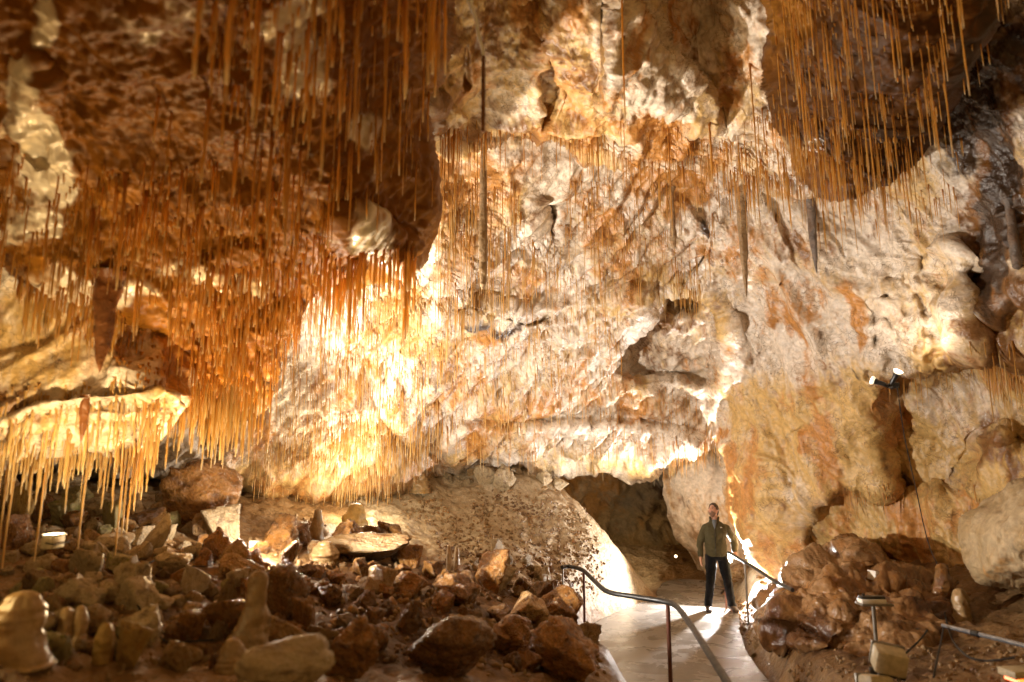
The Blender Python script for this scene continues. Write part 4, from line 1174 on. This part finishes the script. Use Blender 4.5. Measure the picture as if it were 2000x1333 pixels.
stalagmite(1880, 1212, 40, 60, M_STAL, "short column right of the dark pointed stalagmite", "stump", 18)
stalagmite(268, 1000, 34, 66, M_STALW, "white wet dripstone cone behind the long hanging straws", "cone", 19, (-.2, 0))
stalagmite(556, 1034, 30, 24, M_STALW, "pale knob on the crusty rock right of the white lamp", "bell", 20)

# ================================================================== wet flowstone mound and right-hand boulder
fm_poly = [(1478, 1235), (1486, 1190), (1512, 1155), (1545, 1132), (1556, 1098), (1590, 1086), (1634, 1078), (1640, 1062), (1668, 1054), (1704, 1060), (1724, 1088), (1732, 1112), (1790, 1122), (1840, 1140),
           (1880, 1170), (1888, 1210), (1850, 1262), (1780, 1300), (1700, 1300), (1648, 1296), (1590, 1276), (1520, 1262)]
fm_ctrl = [(1480, 1230, 8.4), (1550, 1130, 8.9), (1640, 1065, 9.1), (1700, 1062, 9.1), (1720, 1100, 9.0), (1880, 1180, 8.1), (1850, 1250, 7.3), (1700, 1300, 6.9), (1600, 1275, 7.3), (1540, 1200, 7.9), (1640, 1130, 8.4), (1640, 1200, 7.5), (1750, 1200, 7.4), (1800, 1150, 8.2), (1700, 1130, 8.5)]
sheet("flowstone_mound", fm_poly, fm_ctrl, M_FLOW, step=2.0, band=40, kback=.03, rb=26, rr=.45,
      feats=[([(1560, 1110), (1720, 1120), (1780, 1150), (1700, 1165), (1580, 1160)], -.12, 18), ([(1630, 1080), (1700, 1070), (1715, 1110), (1640, 1116)], -.15, 14), ([(1490, 1200), (1580, 1215), (1600, 1255), (1500, 1250)], .15, 14), ([(1670, 1195), (1690, 1200), (1640, 1292), (1615, 1285)], .1, 10)],
      nz=[('b', .12, (2.2, 2.2, 1.8), 1), ('b', .055, (4.6, 4.6, 3.6), 1), ('f', .05, (5, 5, 4), 3), ('b', .018, (13, 13, 10), 1), ('f', .008, (30, 30, 20), 2)],
      blobs=[(1560, 1240, 90, 50, 1, .7), (1800, 1220, 120, 60, 1, .4), (1600, 1160, 100, 40, 0, .4)], seed=12, label="wet glossy red brown flowstone mound right of the walkway", category="flowstone")
bd_poly = [(1886, 1060), (1890, 1030), (1912, 1000), (1950, 968), (2010, 945), (2200, 930), (2200, 1130), (2010, 1148), (1960, 1140), (1915, 1136), (1902, 1110)]
sheet("boulder", bd_poly, [(1890, 1060, 7.2), (1950, 970, 7.0), (1950, 1060, 6.5), (2020, 1040, 6.2), (2000, 1140, 6.5), (1910, 1130, 6.9), (2200, 1000, 6.0), (2200, 1130, 6.0)],
      rock_mat("cream_boulder_rock", (.36, .25, .12), (.45, .34, .20), (.40, .21, .06), (.25, .16, .09), DARK, rough=(.4, .7), bump=.5, crack=.25),
      step=2.5, band=40, kback=.03, rb=50, rr=.5, feats=[([(1922, 1050), (1934, 1046), (1938, 1072), (1930, 1090), (1924, 1080)], .07, 14), ([(1946, 1040), (1958, 1048), (1953, 1062), (1944, 1056)], .05, 12), ([(1990, 1090), (2010, 1085), (2015, 1100), (1992, 1104)], .05, 12)],
      nz=[('f', .14, (1.4, 1.4, 1.2), 3), ('r', .05, (3, 3, 1.2), 3), ('f', .02, (10, 10, 8), 3)], blobs=[(1960, 1140, 60, 20, 0, .5)], seed=14,
      label="smooth cream boulder with a grey band overhanging at the right edge", category="boulder")

# ================================================================== railings
def rail_pts(lst, z):
    return [Vector(on_z(x, y, z)) for x, y in lst]


t = empty("handrail", on_z(1140, 1245, 0), "dark bent steel handrail on posts along the left edge of the walkway", "railing")
def child(o, par):
    o.parent = par; o.matrix_parent_inverse = Matrix.Translation(-Vector(par.location)); return o


lp = rail_pts([(1098, 1109), (1112, 1107), (1138, 1114), (1160, 1134), (1187, 1156), (1240, 1166), (1300, 1176), (1322, 1186), (1345, 1215), (1385, 1277), (1432, 1352), (1500, 1460)], .95)
child(MB().tube(spline(lp, 6), .030, 12).build("rail", M_RAIL), t)
for x, y, r, m in ((1099, 1109, .012, M_STEEL), (1140, 1116, .018, M_POST), (1304, 1178, .024, M_POST)):
    a = Vector(on_z(x, y, .93)); b = Vector((a.x, a.y, floor_z(a.x, a.y) - .05))
    q = MB().tube([a, b], r, 12)
    q.tube([Vector((a.x, a.y, b.z + .08)), b], r * 1.9, 12)
    child(q.build("post", m), t)
# right handrail, under the visitor's hand
t = empty("handrail", on_z(1455, 1225, 0), "dark steel handrail the visitor rests a hand on", "railing")
rp = rail_pts([(1412, 1076), (1425, 1081), (1437, 1088), (1470, 1107), (1512, 1135), (1522, 1140), (1548, 1153)], .95)
child(MB().tube(spline(rp, 6), .025, 12).build("rail", M_RAIL), t)
for x, y, yb in ((1455, 1099, 1208), (1413, 1077, 1190)):
    a = Vector(on_z(x, y, .95)); b = Vector((a.x, a.y, floor_z(a.x, a.y) - .05))
    q = MB().tube([a, b], .017, 12); q.tube([Vector((a.x, a.y, b.z + .07)), b], .03, 12)
    child(q.build("post", M_POST if x < 1430 else M_STEEL), t)
# grey pipe at the lower right
c1 = V(1842, 1222, 6.6); c2 = V(1952, 1249, 5.95); c3 = V(2070, 1279, 5.4)
t = empty("conduit_pipe", c1, "shiny grey pipe with a dark coupling at the lower right", "pipe")
child(MB().tube([c1, c2, c3], .022, 12).build("pipe_run", plain("worn_pipe", (.34, .36, .40), .2, .7)), t)
d_ = (c2 - c1).normalized(); cc = V(1906, 1238, 6.2)
child(MB().tube([cc - d_ * .04, cc + d_ * .04], .028, 12).build("coupling", M_BLACK), t)

# ================================================================== lamps and boxes
# white lamp among the rocks
def floodlight(name, loc, tgt, size, label, lens, body, cat="floodlight", bracket=True):
    t = empty(name, loc, label, cat)
    q = (Vector(tgt) - Vector(loc)).to_track_quat('-Z', 'Y'); t.rotation_euler = q.to_euler()
    w_, h_, d_ = size
    MB().box((0, 0, d_ * .5), (w_, h_, d_), bevel=w_ * .08).build("housing", body, t)
    MB().box((0, 0, -w_ * .03), (w_ * 1.06, h_ * 1.06, w_ * .07), bevel=w_ * .02).build("front_frame", M_STEEL, t)
    MB().box((0, 0, -w_ * .07), (w_ * .9, h_ * .88, w_ * .02)).build("lens", lens, t)
    if bracket:
        b = MB(); r = h_ * .06
        b.tube([(-w_ * .58, 0, d_ * .5), (-w_ * .58, -h_ * .7, d_ * .6), (w_ * .58, -h_ * .7, d_ * .6), (w_ * .58, 0, d_ * .5)], r, 6)
        b.build("bracket", M_BLACK, t)
    return t


floodlight("floodlight", V(496, 1076, 7.2), V(800, 960, 4.0), (.10, .19, .10), "lit floodlight with a white rectangular face on the rubble in mid left", M_GLOWW, M_STEEL)
floodlight("floodlight", V(105, 1046, 4.4), V(150, 700, 4.6), (.12, .08, .08), "lit yellow floodlight under the long hanging straws at far left", M_GLOWY, M_BEIGE)
M_GLOWB = glow("lit_bulb_glass", (1, .8, .5), .9)
# pair of spot lamps on the right wall
p0 = V(1740, 748, 8.15)
t = empty("wall_spotlights", p0, "twin black spot lamps with round lit faces clamped to the right wall", "spot lamp")
t_ = 8.15 / FPX
def spot(parent, base, d, L, r):
    d = Vector(d).normalized(); b = Vector(base)
    e = b + d * L
    h = MB().tube([b, b + d * L * .15, b + d * L * .55, b + d * L * .62, b + d * L * .98, e], [r * .45, r * .62, r * .66, r * .72, r * 1.0, r * 1.05], 16).build("lamp_housing", M_BLACK, parent)
    MB().tube([e - d * r * .5, e + d * r * .1, e + d * r * .35], [r * .9, r * 1.25, r * 1.3], 20).build("bulb", M_GLOWB, h)
    MB().tube([e + d * r * .36, e + d * r * .5, e + d * r * .56], [r * 1.24, r * 1.0, r * .3], 20).build("lens", M_GLOWW, h)


spot(t, (-4 * t_, -.04, -4 * t_), (.28, -.50, .80), .17, .042)
spot(t, (-13 * t_, -.04, -5 * t_), (-.66, .45, .36), .15, .042)
MB().tube([(-14 * t_, -.01, -5 * t_), (-8 * t_, -.01, -7 * t_), (0, 0, -3 * t_), (12 * t_, .06, -2 * t_)], .02, 8).build("bracket", M_BLACK, t)
MB().box((10 * t_, .05, -5 * t_), (.09, .10, .07), bevel=.01).build("junction_box", M_BLACK, t)
# cable from the spot lamps down the wall
pts = [V(1752, 755, 8.12), V(1757, 790, 8.05), V(1768, 860, 8.3), V(1790, 960, 8.5), V(1805, 1030, 8.6), V(1818, 1075, 8.5), V(1834, 1112, 8.3), V(1840, 1150, 7.9)]
MB().tube(spline(pts, 6), .006, 6).build("wall_cable", M_CABLE, label="thin black cable hanging from the twin spot lamps down the right wall", category="cable")
# post with a flat box on top
pz = on_z(1705, 1345, .35); dpt = to_px(pz)[2]
b0 = V(1705, 1182, dpt)
t = empty("post_lamp", (b0.x, b0.y, floor_z(b0.x, b0.y)), "flat white and black box on a thin grey post before the wet mound", "post lamp")
tl = Vector(t.location); s_ = dpt / FPX
MB().tube([(0, 0, -.1), (0, 0, b0.z - tl.z)], .018, 10).build("post", M_STEEL, t)
hh = b0.z - tl.z
MB().box((2 * s_, -.01, hh + .012), (.30, .15, .02), bevel=.004).build("tray", M_STEEL, t)
MB().box((-4 * s_, -.02, hh + .042), (.235, .11, .04), bevel=.008).build("lamp_box", M_WHITEP, t)
MB().box((-3 * s_, -.012, hh + .074), (.225, .09, .024), bevel=.006).box((-18 * s_, -.01, hh + .095), (.02, .02, .025)).build("lid", M_BLACK, t)
# small white box on the mound
p = V(1712, 1127, 8.25)
t = empty("junction_box", p, "small white box resting on the upper part of the wet mound", "box", rot=(0, .25, .35))
MB().box((0, 0, 0), (.17, .12, .095), bevel=.012).build("case", M_WHITEP, t)
MB().box((0, 0, .052), (.178, .128, .014), bevel=.005).build("lid", M_WHITEP, t)
# beige flood lamps seen from behind at the foot of the post
p = V(1737, 1290, 5.0); s_ = 5.0 / FPX
t = empty("floodlight", p, "upper beige flood lamp housing seen from behind at the lower right", "floodlight", rot=(.25, .16, -.25))
MB().box((0, 0, 0), (.215, .16, .165), bevel=.022).build("housing", M_BEIGE, t)
MB().box((0, .085, 0), (.225, .03, .175), bevel=.01).build("front_frame", M_STEEL, t)
MB().box((0, 0, -.105), (.24, .05, .03), bevel=.006).build("bracket", M_BLACK, t)
for q in (-.06, -.025, .07): MB().tube([(q, -.03, -.095), (q, -.03, -.125)], .014, 8).build("bolt", M_STEEL, t)
p = V(1712, 1342, 4.95)
t = empty("floodlight", p, "lower beige flood lamp housing cut by the bottom of the picture", "floodlight", rot=(-.2, .1, .2))
MB().box((0, 0, 0), (.20, .16, .16), bevel=.03).build("housing", M_BEIGE, t)
MB().box((0, .085, 0), (.21, .03, .17), bevel=.01).build("front_frame", M_STEEL, t)
MB().tube([(.1, 0, .02), (.16, .03, .05), (.17, .1, .1)], .015, 8).build("bracket", M_BLACK, t)
# red-lit lamp at the lower right corner
p = V(1994, 1322, 5.0)
t = empty("floodlight", p, "beige flat lamp glowing orange red underneath at the lower right corner", "floodlight", rot=(0, 0, .15))
MB().box((0, 0, .03), (.24, .16, .055), bevel=.012).build("housing", M_BEIGE, t)
MB().box((0, -.02, -.012), (.20, .13, .022), bevel=.004).build("lens", M_GLOWR, t)
# cables on the floor
def floor_cable(pix, label, r=.009, lift=.02):
    pts = []
    for x, y in pix:
        q, d = hit(x, y); pts.append(Vector((q[0], q[1], q[2] + lift)))
    MB().tube(spline(pts, 6), r, 6).build("floor_cable", M_CABLE, label=label, category="cable")


floor_cable([(1985, 1312), (1930, 1318), (1890, 1306), (1862, 1270), (1850, 1230), (1846, 1205)], "black cable looping from the red lit lamp up to the pipe end", .009, .1)
floor_cable([(1846, 1230), (1840, 1270), (1832, 1310), (1826, 1345)], "black cable dropping straight down beside the conduit pipe", .008, .08)
floor_cable([(1820, 1240), (1800, 1270), (1770, 1300), (1752, 1318)], "black cable running from the pipe end to the beige flood lamps", .008, .1)
floor_cable([(380, 1096), (330, 1102), (290, 1115), (262, 1140), (262, 1190), (285, 1225), (310, 1262), (330, 1275), (390, 1272), (415, 1270)], "long black cable snaking over the left rubble below the white lamp", .006, .06)
floor_cable([(400, 1118), (340, 1120), (285, 1135), (270, 1170), (290, 1215), (320, 1255)], "second black cable beside the long one in the left rubble", .005, .05)
# little lights far back in the passage
p = V(1310, 1150, 14.5)
t = empty("marker_light", p, "tiny red and green marker light at the dark end of the passage", "light")
MB().tube([(0, 0, -.3), (0, 0, -.06)], .025, 8).build("stem", M_BLACK, t)
MB().tube([(0, 0, -.16), (0, 0, .05), (0, 0, .11)], [.05, .035, .01], 10).build("green_cone", M_GLOWG, t)
MB().box((-.08, .02, .01), (.11, .04, .11), bevel=.02).build("red_lens", M_GLOWR, t)
MB().box((.09, .02, .01), (.09, .04, .11), bevel=.02).build("red_lens", M_GLOWR, t)
p = V(1320, 1087, 14.4)
t = empty("passage_lamp", p, "small round white lamp on the passage wall left of the visitor", "lamp")
MB().tube([(0, .05, 0), (0, 0, 0)], [.03, .034], 14).build("housing", M_WHITEP, t)
MB().tube([(0, .0, 0), (0, -.02, 0)], [.026, .016], 14).build("lens", M_GLOWY, t)
# flash behind the visitor
p = V(1424, 1093, 12.3)
t = empty("flash_lamp", p, "bright star like flash shining beside the visitor's hip", "flash")
MB().box((0, .05, 0), (.13, .10, .12), bevel=.012).build("housing", M_BLACK, t)
MB().tube([(0, -.002, 0), (0, -.02, 0)], [.06, .05], 14).build("lens", M_STROBE, t)
MB().tube([(0, .05, -.03), (.02, .05, -(p.z - floor_z(p.x, p.y)) - .02)], .012, 8).build("stand", M_BLACK, t)

# ================================================================== visitor
PO = Vector(on_z(1405, 1194, 0.004))
FS = 119.0


def loft(bm, pts, rad, n=16, xa=(1, 0, 0), caps=True):
    pts = [Vector(p) for p in pts]
    # refine with a spline
    per = 4
    P = [pts[0]] + pts + [pts[-1]]; rr = [r if isinstance(r, (tuple, list)) else (r, r) for r in rad]; R = [rr[0]] + rr + [rr[-1]]
    C, Q = [], []
    for i in range(1, len(P) - 2):
        for k in range(per):
            u = k / per
            def cr(a, b, c, d): return .5 * ((2 * b) + (c - a) * u + (2 * a - 5 * b + 4 * c - d) * u * u + (3 * b - a - 3 * c + d) * u ** 3)
            C.append(cr(P[i - 1], P[i], P[i + 1], P[i + 2])); Q.append((max(.002, cr(R[i - 1][0], R[i][0], R[i + 1][0], R[i + 2][0])), max(.002, cr(R[i - 1][1], R[i][1], R[i + 1][1], R[i + 2][1]))))
    C.append(pts[-1]); Q.append(rr[-1])
    rings = []
    for i, c in enumerate(C):
        t = (C[min(i + 1, len(C) - 1)] - C[max(i - 1, 0)]).normalized()
        a = Vector(xa); a = (a - t * a.dot(t))
        if a.length < 1e-3: a = Vector((0, 1, 0)) - t * t.y
        a.normalize(); b = t.cross(a)
        rings.append([bm.verts.new(c + a * math.cos(2 * math.pi * q / n) * Q[i][0] + b * math.sin(2 * math.pi * q / n) * Q[i][1]) for q in range(n)])
    for A, B in zip(rings, rings[1:]):
        for q in range(n): bm.faces.new((A[q], A[(q + 1) % n], B[(q + 1) % n], B[q]))
    bm.faces.new(rings[0][::-1]); bm.faces.new(rings[-1])


def remeshed(name, bm, mat, parent, voxel, smooth_it=3, wrinkle=0.0, wf=(9, 9, 5), trim=None):
    bmesh.ops.recalc_face_normals(bm, faces=bm.faces)
    m = bpy.data.meshes.new(name + "_raw"); bm.to_mesh(m); bm.free()
    o = bpy.data.objects.new(name + "_raw", m); COL.objects.link(o)
    md = o.modifiers.new("r", 'REMESH'); md.mode = 'VOXEL'; md.voxel_size = voxel
    if smooth_it:
        sm = o.modifiers.new("s", 'SMOOTH'); sm.iterations = smooth_it; sm.factor = .5
    dg = bpy.context.evaluated_depsgraph_get()
    me = bpy.data.meshes.new_from_object(o.evaluated_get(dg)); me.name = name
    bpy.data.objects.remove(o); bpy.data.meshes.remove(m)
    n = len(me.vertices); co = np.empty(n * 3, np.float32); me.vertices.foreach_get("co", co); co = co.reshape(-1, 3)
    if wrinkle:
        no = np.empty(n * 3, np.float32); me.vertices.foreach_get("normal", no); no = no.reshape(-1, 3)
        co = co + no * (wrinkle * (ridge(co, wf, 2, 5) * .6 + fbm(co, (14, 14, 14), 2, .5, 6)))[:, None]
        me.vertices.foreach_set("co", co.astype(np.float32).ravel())
    me.polygons.foreach_set("use_smooth", np.ones(len(me.polygons), bool))
    me.update()
    return link(name, me, mat, parent)


visitor = empty("person", PO, "man in an olive jacket and black trousers looking up with a hand on the rail", "person")
SKIN = plain("skin", (.44, .23, .15), .5, 0, .08)
HAIR = plain("dark_hair", (.045, .028, .018), .55, 0, .3, 120, .5)
JACK = plain("olive_fleece", (.050, .039, .011), .95, 0, .12, 60, .3)
BLK = plain("black_trousers", (.006, .006, .007), .95, 0, .1)
BLK.node_tree.nodes["Principled BSDF"].inputs["Specular IOR Level"].default_value = .15
SHOE = plain("brown_shoes", (.05, .03, .02), .6, 0, .2)
# joints
SL = Vector((-.168, .01, 1.375)); EL = Vector((-.262, .03, 1.12)); WL = Vector((-.285, -.03, .885))
SRt = Vector((.178, .02, 1.38)); ER = Vector((.335, .07, 1.14)); WR = Vector((.305, -.03, .965))
HL = Vector((-.095, 0, .90)); KL = Vector((-.135, -.03, .50)); AL = Vector((-.175, .02, .085))
HR = Vector((.095, 0, .90)); KR = Vector((.160, -.03, .50)); AR = Vector((.222, .02, .085))
HC = Vector((-.022, -.01, 1.655))
fwd = Vector((-.66, -.58, .50)).normalized(); side = fwd.cross(Vector((0, 0, 1))).normalized(); upv = side.cross(fwd)


def headpt(a, b, c): return HC + side * a + fwd * b + upv * c


def hand(bm, wrist, d, palmn, curl, thumb_side):
    """palm, four unequal fingers and a thumb; d = direction of the fingers, palmn = the way the palm faces"""
    d = d.normalized(); palmn = (palmn - d * palmn.dot(d)).normalized(); s = d.cross(palmn).normalized() * thumb_side
    loft(bm, [wrist - d * .03, wrist + d * .02, wrist + d * .06, wrist + d * .092], [(.026, .02), (.032, .018), (.041, .016), (.038, .013)], 12, xa=tuple(s))
    for k, (off, L) in enumerate(((.029, .072), (.010, .080), (-.010, .075), (-.028, .058))):
        b = wrist + d * .088 + s * off
        p1 = b + (d * math.cos(curl * .5) + palmn * math.sin(curl * .5)) * L * .42
        p2 = p1 + (d * math.cos(curl) + palmn * math.sin(curl)) * L * .32
        p3 = p2 + (d * math.cos(curl * 1.5) + palmn * math.sin(curl * 1.5)) * L * .28
        loft(bm, [b - d * .015, b, p1, p2, p3], [.0095, .0095, .0088, .008, .005], 8)
    tb = wrist + d * .028 + s * .03
    t1 = tb + (d * .7 + s * .7 + palmn * .25).normalized() * .042; t2 = t1 + (d * .9 + s * .2 + palmn * .45).normalized() * .034
    loft(bm, [tb - s * .015, tb, t1, t2], [.013, .012, .0105, .006], 8)


bm = bmesh.new()
loft(bm, [(0, .01, .86), (0, .01, .98), (-.005, .01, 1.12), (-.005, .0, 1.28), (0, .01, 1.40), (0, .015, 1.455)], [(.155, .105), (.16, .105), (.145, .095), (.17, .11), (.16, .09), (.07, .06)], 20)
loft(bm, [(0, .015, 1.40), (-.005, .01, 1.50), (-.012, .0, 1.60)], [.066, .056, .056], 14)
for a, b, c in ((SL, EL, WL), (SRt, ER, WR)):
    loft(bm, [a + Vector((0, 0, .0)), a * .55 + b * .45, b, b * .45 + c * .55, c], [.056, .048, .039, .038, .027], 12)
for a, b, c in ((HL, KL, AL), (HR, KR, AR)):
    loft(bm, [a, a * .5 + b * .5, b, b * .6 + c * .4, c], [.088, .076, .056, .055, .036], 14)
    loft(bm, [c + Vector((0, .05, -.04)), c + Vector((-.01, -.03, -.05)), c + Vector((-.02, -.13, -.065))], [(.034, .03), (.038, .03), (.036, .018)], 12)
hand(bm, WL, Vector((-.02, -.12, -1)), Vector((1, .1, 0)), .5, -1)
hand(bm, WR, Vector((-.25, -.8, -.35)), Vector((0, -.2, -1)), 1.0, -1)
# skull, jaw, nose, brow, ears
N_, F_ = rock_verts(1, 4, 4, 20, 0)
bmh = bmesh.new(); bmesh.ops.create_icosphere(bmh, subdivisions=4, radius=1)
for v in bmh.verts:
    a, b, c = v.co
    wx = .074 * (1 - .28 * max(0, -c) ** 1.3); wy = .094; wz = .118
    x, y, z = a * wx, b * wy, c * wz
    if c < -.1 and b > 0: y += .012 * min(1, (-c - .1) * 2) * b
    if c < -.15 and b < 0: y *= 1 - .35 * (-c)
    y += .028 * math.exp(-(a / .2) ** 2 - ((c + .16) / .17) ** 2) * (b > .3)             # nose
    y += .008 * math.exp(-(a / .62) ** 2 - ((c - .2) / .1) ** 2) * (b > .3)               # brow
    for q in (-.42, .42): y -= .011 * math.exp(-((a - q) / .2) ** 2 - ((c - .04) / .11) ** 2) * (b > .3)   # eye sockets
    y += .006 * math.exp(-(a / .36) ** 2 - ((c + .5) / .09) ** 2) * (b > .3)              # lips
    y += .010 * math.exp(-(a / .32) ** 2 - ((c + .85) / .16) ** 2) * (b > .1)             # chin
    v.co = headpt(x, y, z)
me_ = bpy.data.meshes.new("tmp"); bmh.to_mesh(me_); bmh.free(); bm.from_mesh(me_); bpy.data.meshes.remove(me_)
for q in (-1, 1):
    loft(bm, [headpt(q * .068, -.006, -.025), headpt(q * .080, -.012, .0), headpt(q * .082, -.016, .026)], [(.008, .014), (.009, .02), (.007, .014)], 8)
body = remeshed("body", bm, SKIN, visitor, .0065, 2)
# eyes, brows, mouth
for q in (-1, 1):
    MB().tube([headpt(q * .031 - .013, .079, .006), headpt(q * .031, .083, .008), headpt(q * .031 + .013, .079, .006)], [.003, .006, .003], 8).build("eye", M_BLACK, visitor)
    MB().tube([headpt(q * .031 - .02, .084, .024), headpt(q * .031, .089, .029), headpt(q * .031 + .02, .083, .024)], .0045, 6).build("eyebrow", HAIR, visitor)
MB().tube([headpt(-.024, .089, -.060), headpt(0, .097, -.058), headpt(.024, .089, -.060)], [.002, .005, .002], 8).build("mouth", plain("lips", (.30, .11, .08), .5), visitor)
# hair cap and stubble
bmh = bmesh.new(); bmesh.ops.create_icosphere(bmh, subdivisions=4, radius=1)
dl = []
for v in bmh.verts:
    a, b, c = v.co
    line = .30 + .28 * b * (1 - abs(a)) - (.25 if abs(a) > .55 and b < .45 else 0) if b > 0 else .22 - .95 * min(1, -b * 1.3)
    if c < line: dl.append(v); continue
    k_ = 1.13 + .07 * vnoise(np.array([[a * 6, b * 6, c * 6]]), 3)[0] + (.06 if b > .2 and c > .5 else 0)
    v.co = headpt(a * .076 * k_, b * .096 * k_ - .004, c * .118 * k_)
bmesh.ops.delete(bmh, geom=dl, context='VERTS')
r_ = bmesh.ops.solidify(bmh, geom=bmh.faces[:], thickness=.012)
m_ = bpy.data.meshes.new("hair"); bmh.to_mesh(m_); bmh.free()
for p_ in m_.polygons: p_.use_smooth = True
link("hair", m_, HAIR, visitor)
bmh = bmesh.new(); bmesh.ops.create_icosphere(bmh, subdivisions=4, radius=1)
dl = []
for v in bmh.verts:      # short beard along jaw, chin and upper lip
    a, b, c = v.co
    jaw = c < -.30 and b > -.15 and not (abs(a) < .34 and -.58 < c < -.44 and b > .5)
    if not jaw: dl.append(v); continue
    wx = .074 * (1 - .28 * max(0, -c) ** 1.3); x, y, z = a * wx * 1.035, b * .094 * 1.03, c * .118 * 1.02
    if b > 0: y += .012 * min(1, (-c - .1) * 2) * b
    y += .006 * math.exp(-(a / .36) ** 2 - ((c + .5) / .09) ** 2) * (b > .3) + .010 * math.exp(-(a / .32) ** 2 - ((c + .85) / .16) ** 2) * (b > .1)
    v.co = headpt(x, y, z)
bmesh.ops.delete(bmh, geom=dl, context='VERTS')
m_ = bpy.data.meshes.new("beard"); bmh.to_mesh(m_); bmh.free()
for p_ in m_.polygons: p_.use_smooth = True
link("beard", m_, plain("stubble", (.20, .11, .07), .8, 0, .5, 160, .4), visitor)
# jacket
bm = bmesh.new()
loft(bm, [(0, .01, .90), (0, .01, .93), (0, .01, 1.05), (-.005, .01, 1.18), (-.005, .0, 1.30), (0, .01, 1.40), (0, .015, 1.455), (-.004, .012, 1.50)], [(.182, .13), (.19, .135), (.188, .13), (.185, .125), (.202, .13), (.19, .112), (.105, .088), (.085, .082)], 24)
for a, b, c in ((SL, EL, WL), (SRt, ER, WR)):
    s_c = a * .6 + Vector((0, .01, 1.37)) * .4
    loft(bm, [s_c, a + (b - a) * .08, a * .5 + b * .5, b, b * .5 + c * .5, c * .94 + b * .06, c], [.055, .064, .062, .057, .053, .045, .041], 14)
jk = remeshed("jacket", bm, JACK, visitor, .009, 3, .013, (7, 7, 6))
# open collar, zip, hem, cuffs
cz = [1.475, 1.52, 1.565]
bm = bmesh.new()
ringsC = []
for z_, r0 in ((1.455, .083), (1.50, .083), (1.545, .088), (1.552, .084), (1.50, .075), (1.455, .075)):
    rg = []
    for q in range(21):
        an = math.radians(-90 - 20 + 32 + q * (360 - 64 + 0) / 20)
        flare = 1 + .15 * max(0, math.cos(an - math.radians(-110))) * (z_ > 1.5)
        rg.append(bm.verts.new(Vector((-.006 + math.cos(an) * r0 * flare, .008 + math.sin(an) * r0 * flare, z_ - .02 * max(0, -math.sin(an))))))
    ringsC.append(rg)
for A, B in zip(ringsC, ringsC[1:] + ringsC[:1]):
    for q in range(20): bm.faces.new((A[q], A[q + 1], B[q + 1], B[q]))
bmesh.ops.recalc_face_normals(bm, faces=bm.faces)
m_ = bpy.data.meshes.new("collar"); bm.to_mesh(m_); bm.free()
for p_ in m_.polygons: p_.use_smooth = True
link("collar", m_, JACK, jk)
co = np.empty(len(jk.data.vertices) * 3, np.float32); jk.data.vertices.foreach_get("co", co); co = co.reshape(-1, 3)
def front(x, z, lift=.004):
    d = np.abs(co[:, 0] - x) + np.abs(co[:, 2] - z); s_ = np.where(d < .03)[0]
    return Vector((x, float(co[s_, 1].min()) - lift, z))


MB().tube([front(-.045, z) for z in np.linspace(.92, 1.36, 18)], .0045, 6).build("zip", M_BLACK, jk)
# the open neck with a grey shirt
MB().tube([front(-.045, 1.355, -.004), front(-.04, 1.40, -.006), Vector((-.03, -.075, 1.45)), Vector((-.02, -.052, 1.49))], [.004, .022, .038, .042], 12).build("shirt", plain("grey_shirt", (.10, .11, .12), .8), visitor)
MB().tube([front(.05, 1.375, .004), front(.058, 1.388, .004), front(.066, 1.376, .004), front(.074, 1.388, .004), front(.082, 1.375, .004)], .0045, 6).build("logo", M_WHITEP, jk)
# trousers
bm = bmesh.new()
loft(bm, [(0, .01, .84), (0, .01, .90), (0, .01, .97)], [(.165, .115), (.175, .122), (.165, .115)], 20)
for a, b, c in ((HL, KL, AL), (HR, KR, AR)):
    loft(bm, [a + Vector((0, .01, .02)), a * .55 + b * .45, b, b * .55 + c * .45, c + Vector((0, 0, .05)), c + Vector((0, 0, -.012))], [.098, .092, .074, .068, .064, .066], 16)
remeshed("trousers", bm, BLK, visitor, .009, 3, .008, (7, 7, 12))
for c, q in ((AL, -1), (AR, 1)):
    bm = bmesh.new()
    f_ = Vector((q * .16 - .04, -1, 0)).normalized(); b0 = Vector((c.x, c.y, 0))
    loft(bm, [b0 - f_ * .075 + Vector((0, 0, .045)), b0 - f_ * .03 + Vector((0, 0, .052)), b0 + f_ * .06 + Vector((0, 0, .046)), b0 + f_ * .14 + Vector((0, 0, .036)), b0 + f_ * .19 + Vector((0, 0, .026))],
         [(.044, .046), (.05, .056), (.054, .05), (.055, .042), (.042, .028)], 16)
    loft(bm, [b0 - f_ * .03 + Vector((0, 0, .04)), b0 - f_ * .025 + Vector((0, 0, .12))], [.045, .046], 14)
    for v in bm.verts: v.co.z = max(v.co.z, .004)
    sh = remeshed("shoe", bm, SHOE, visitor, .007, 2)
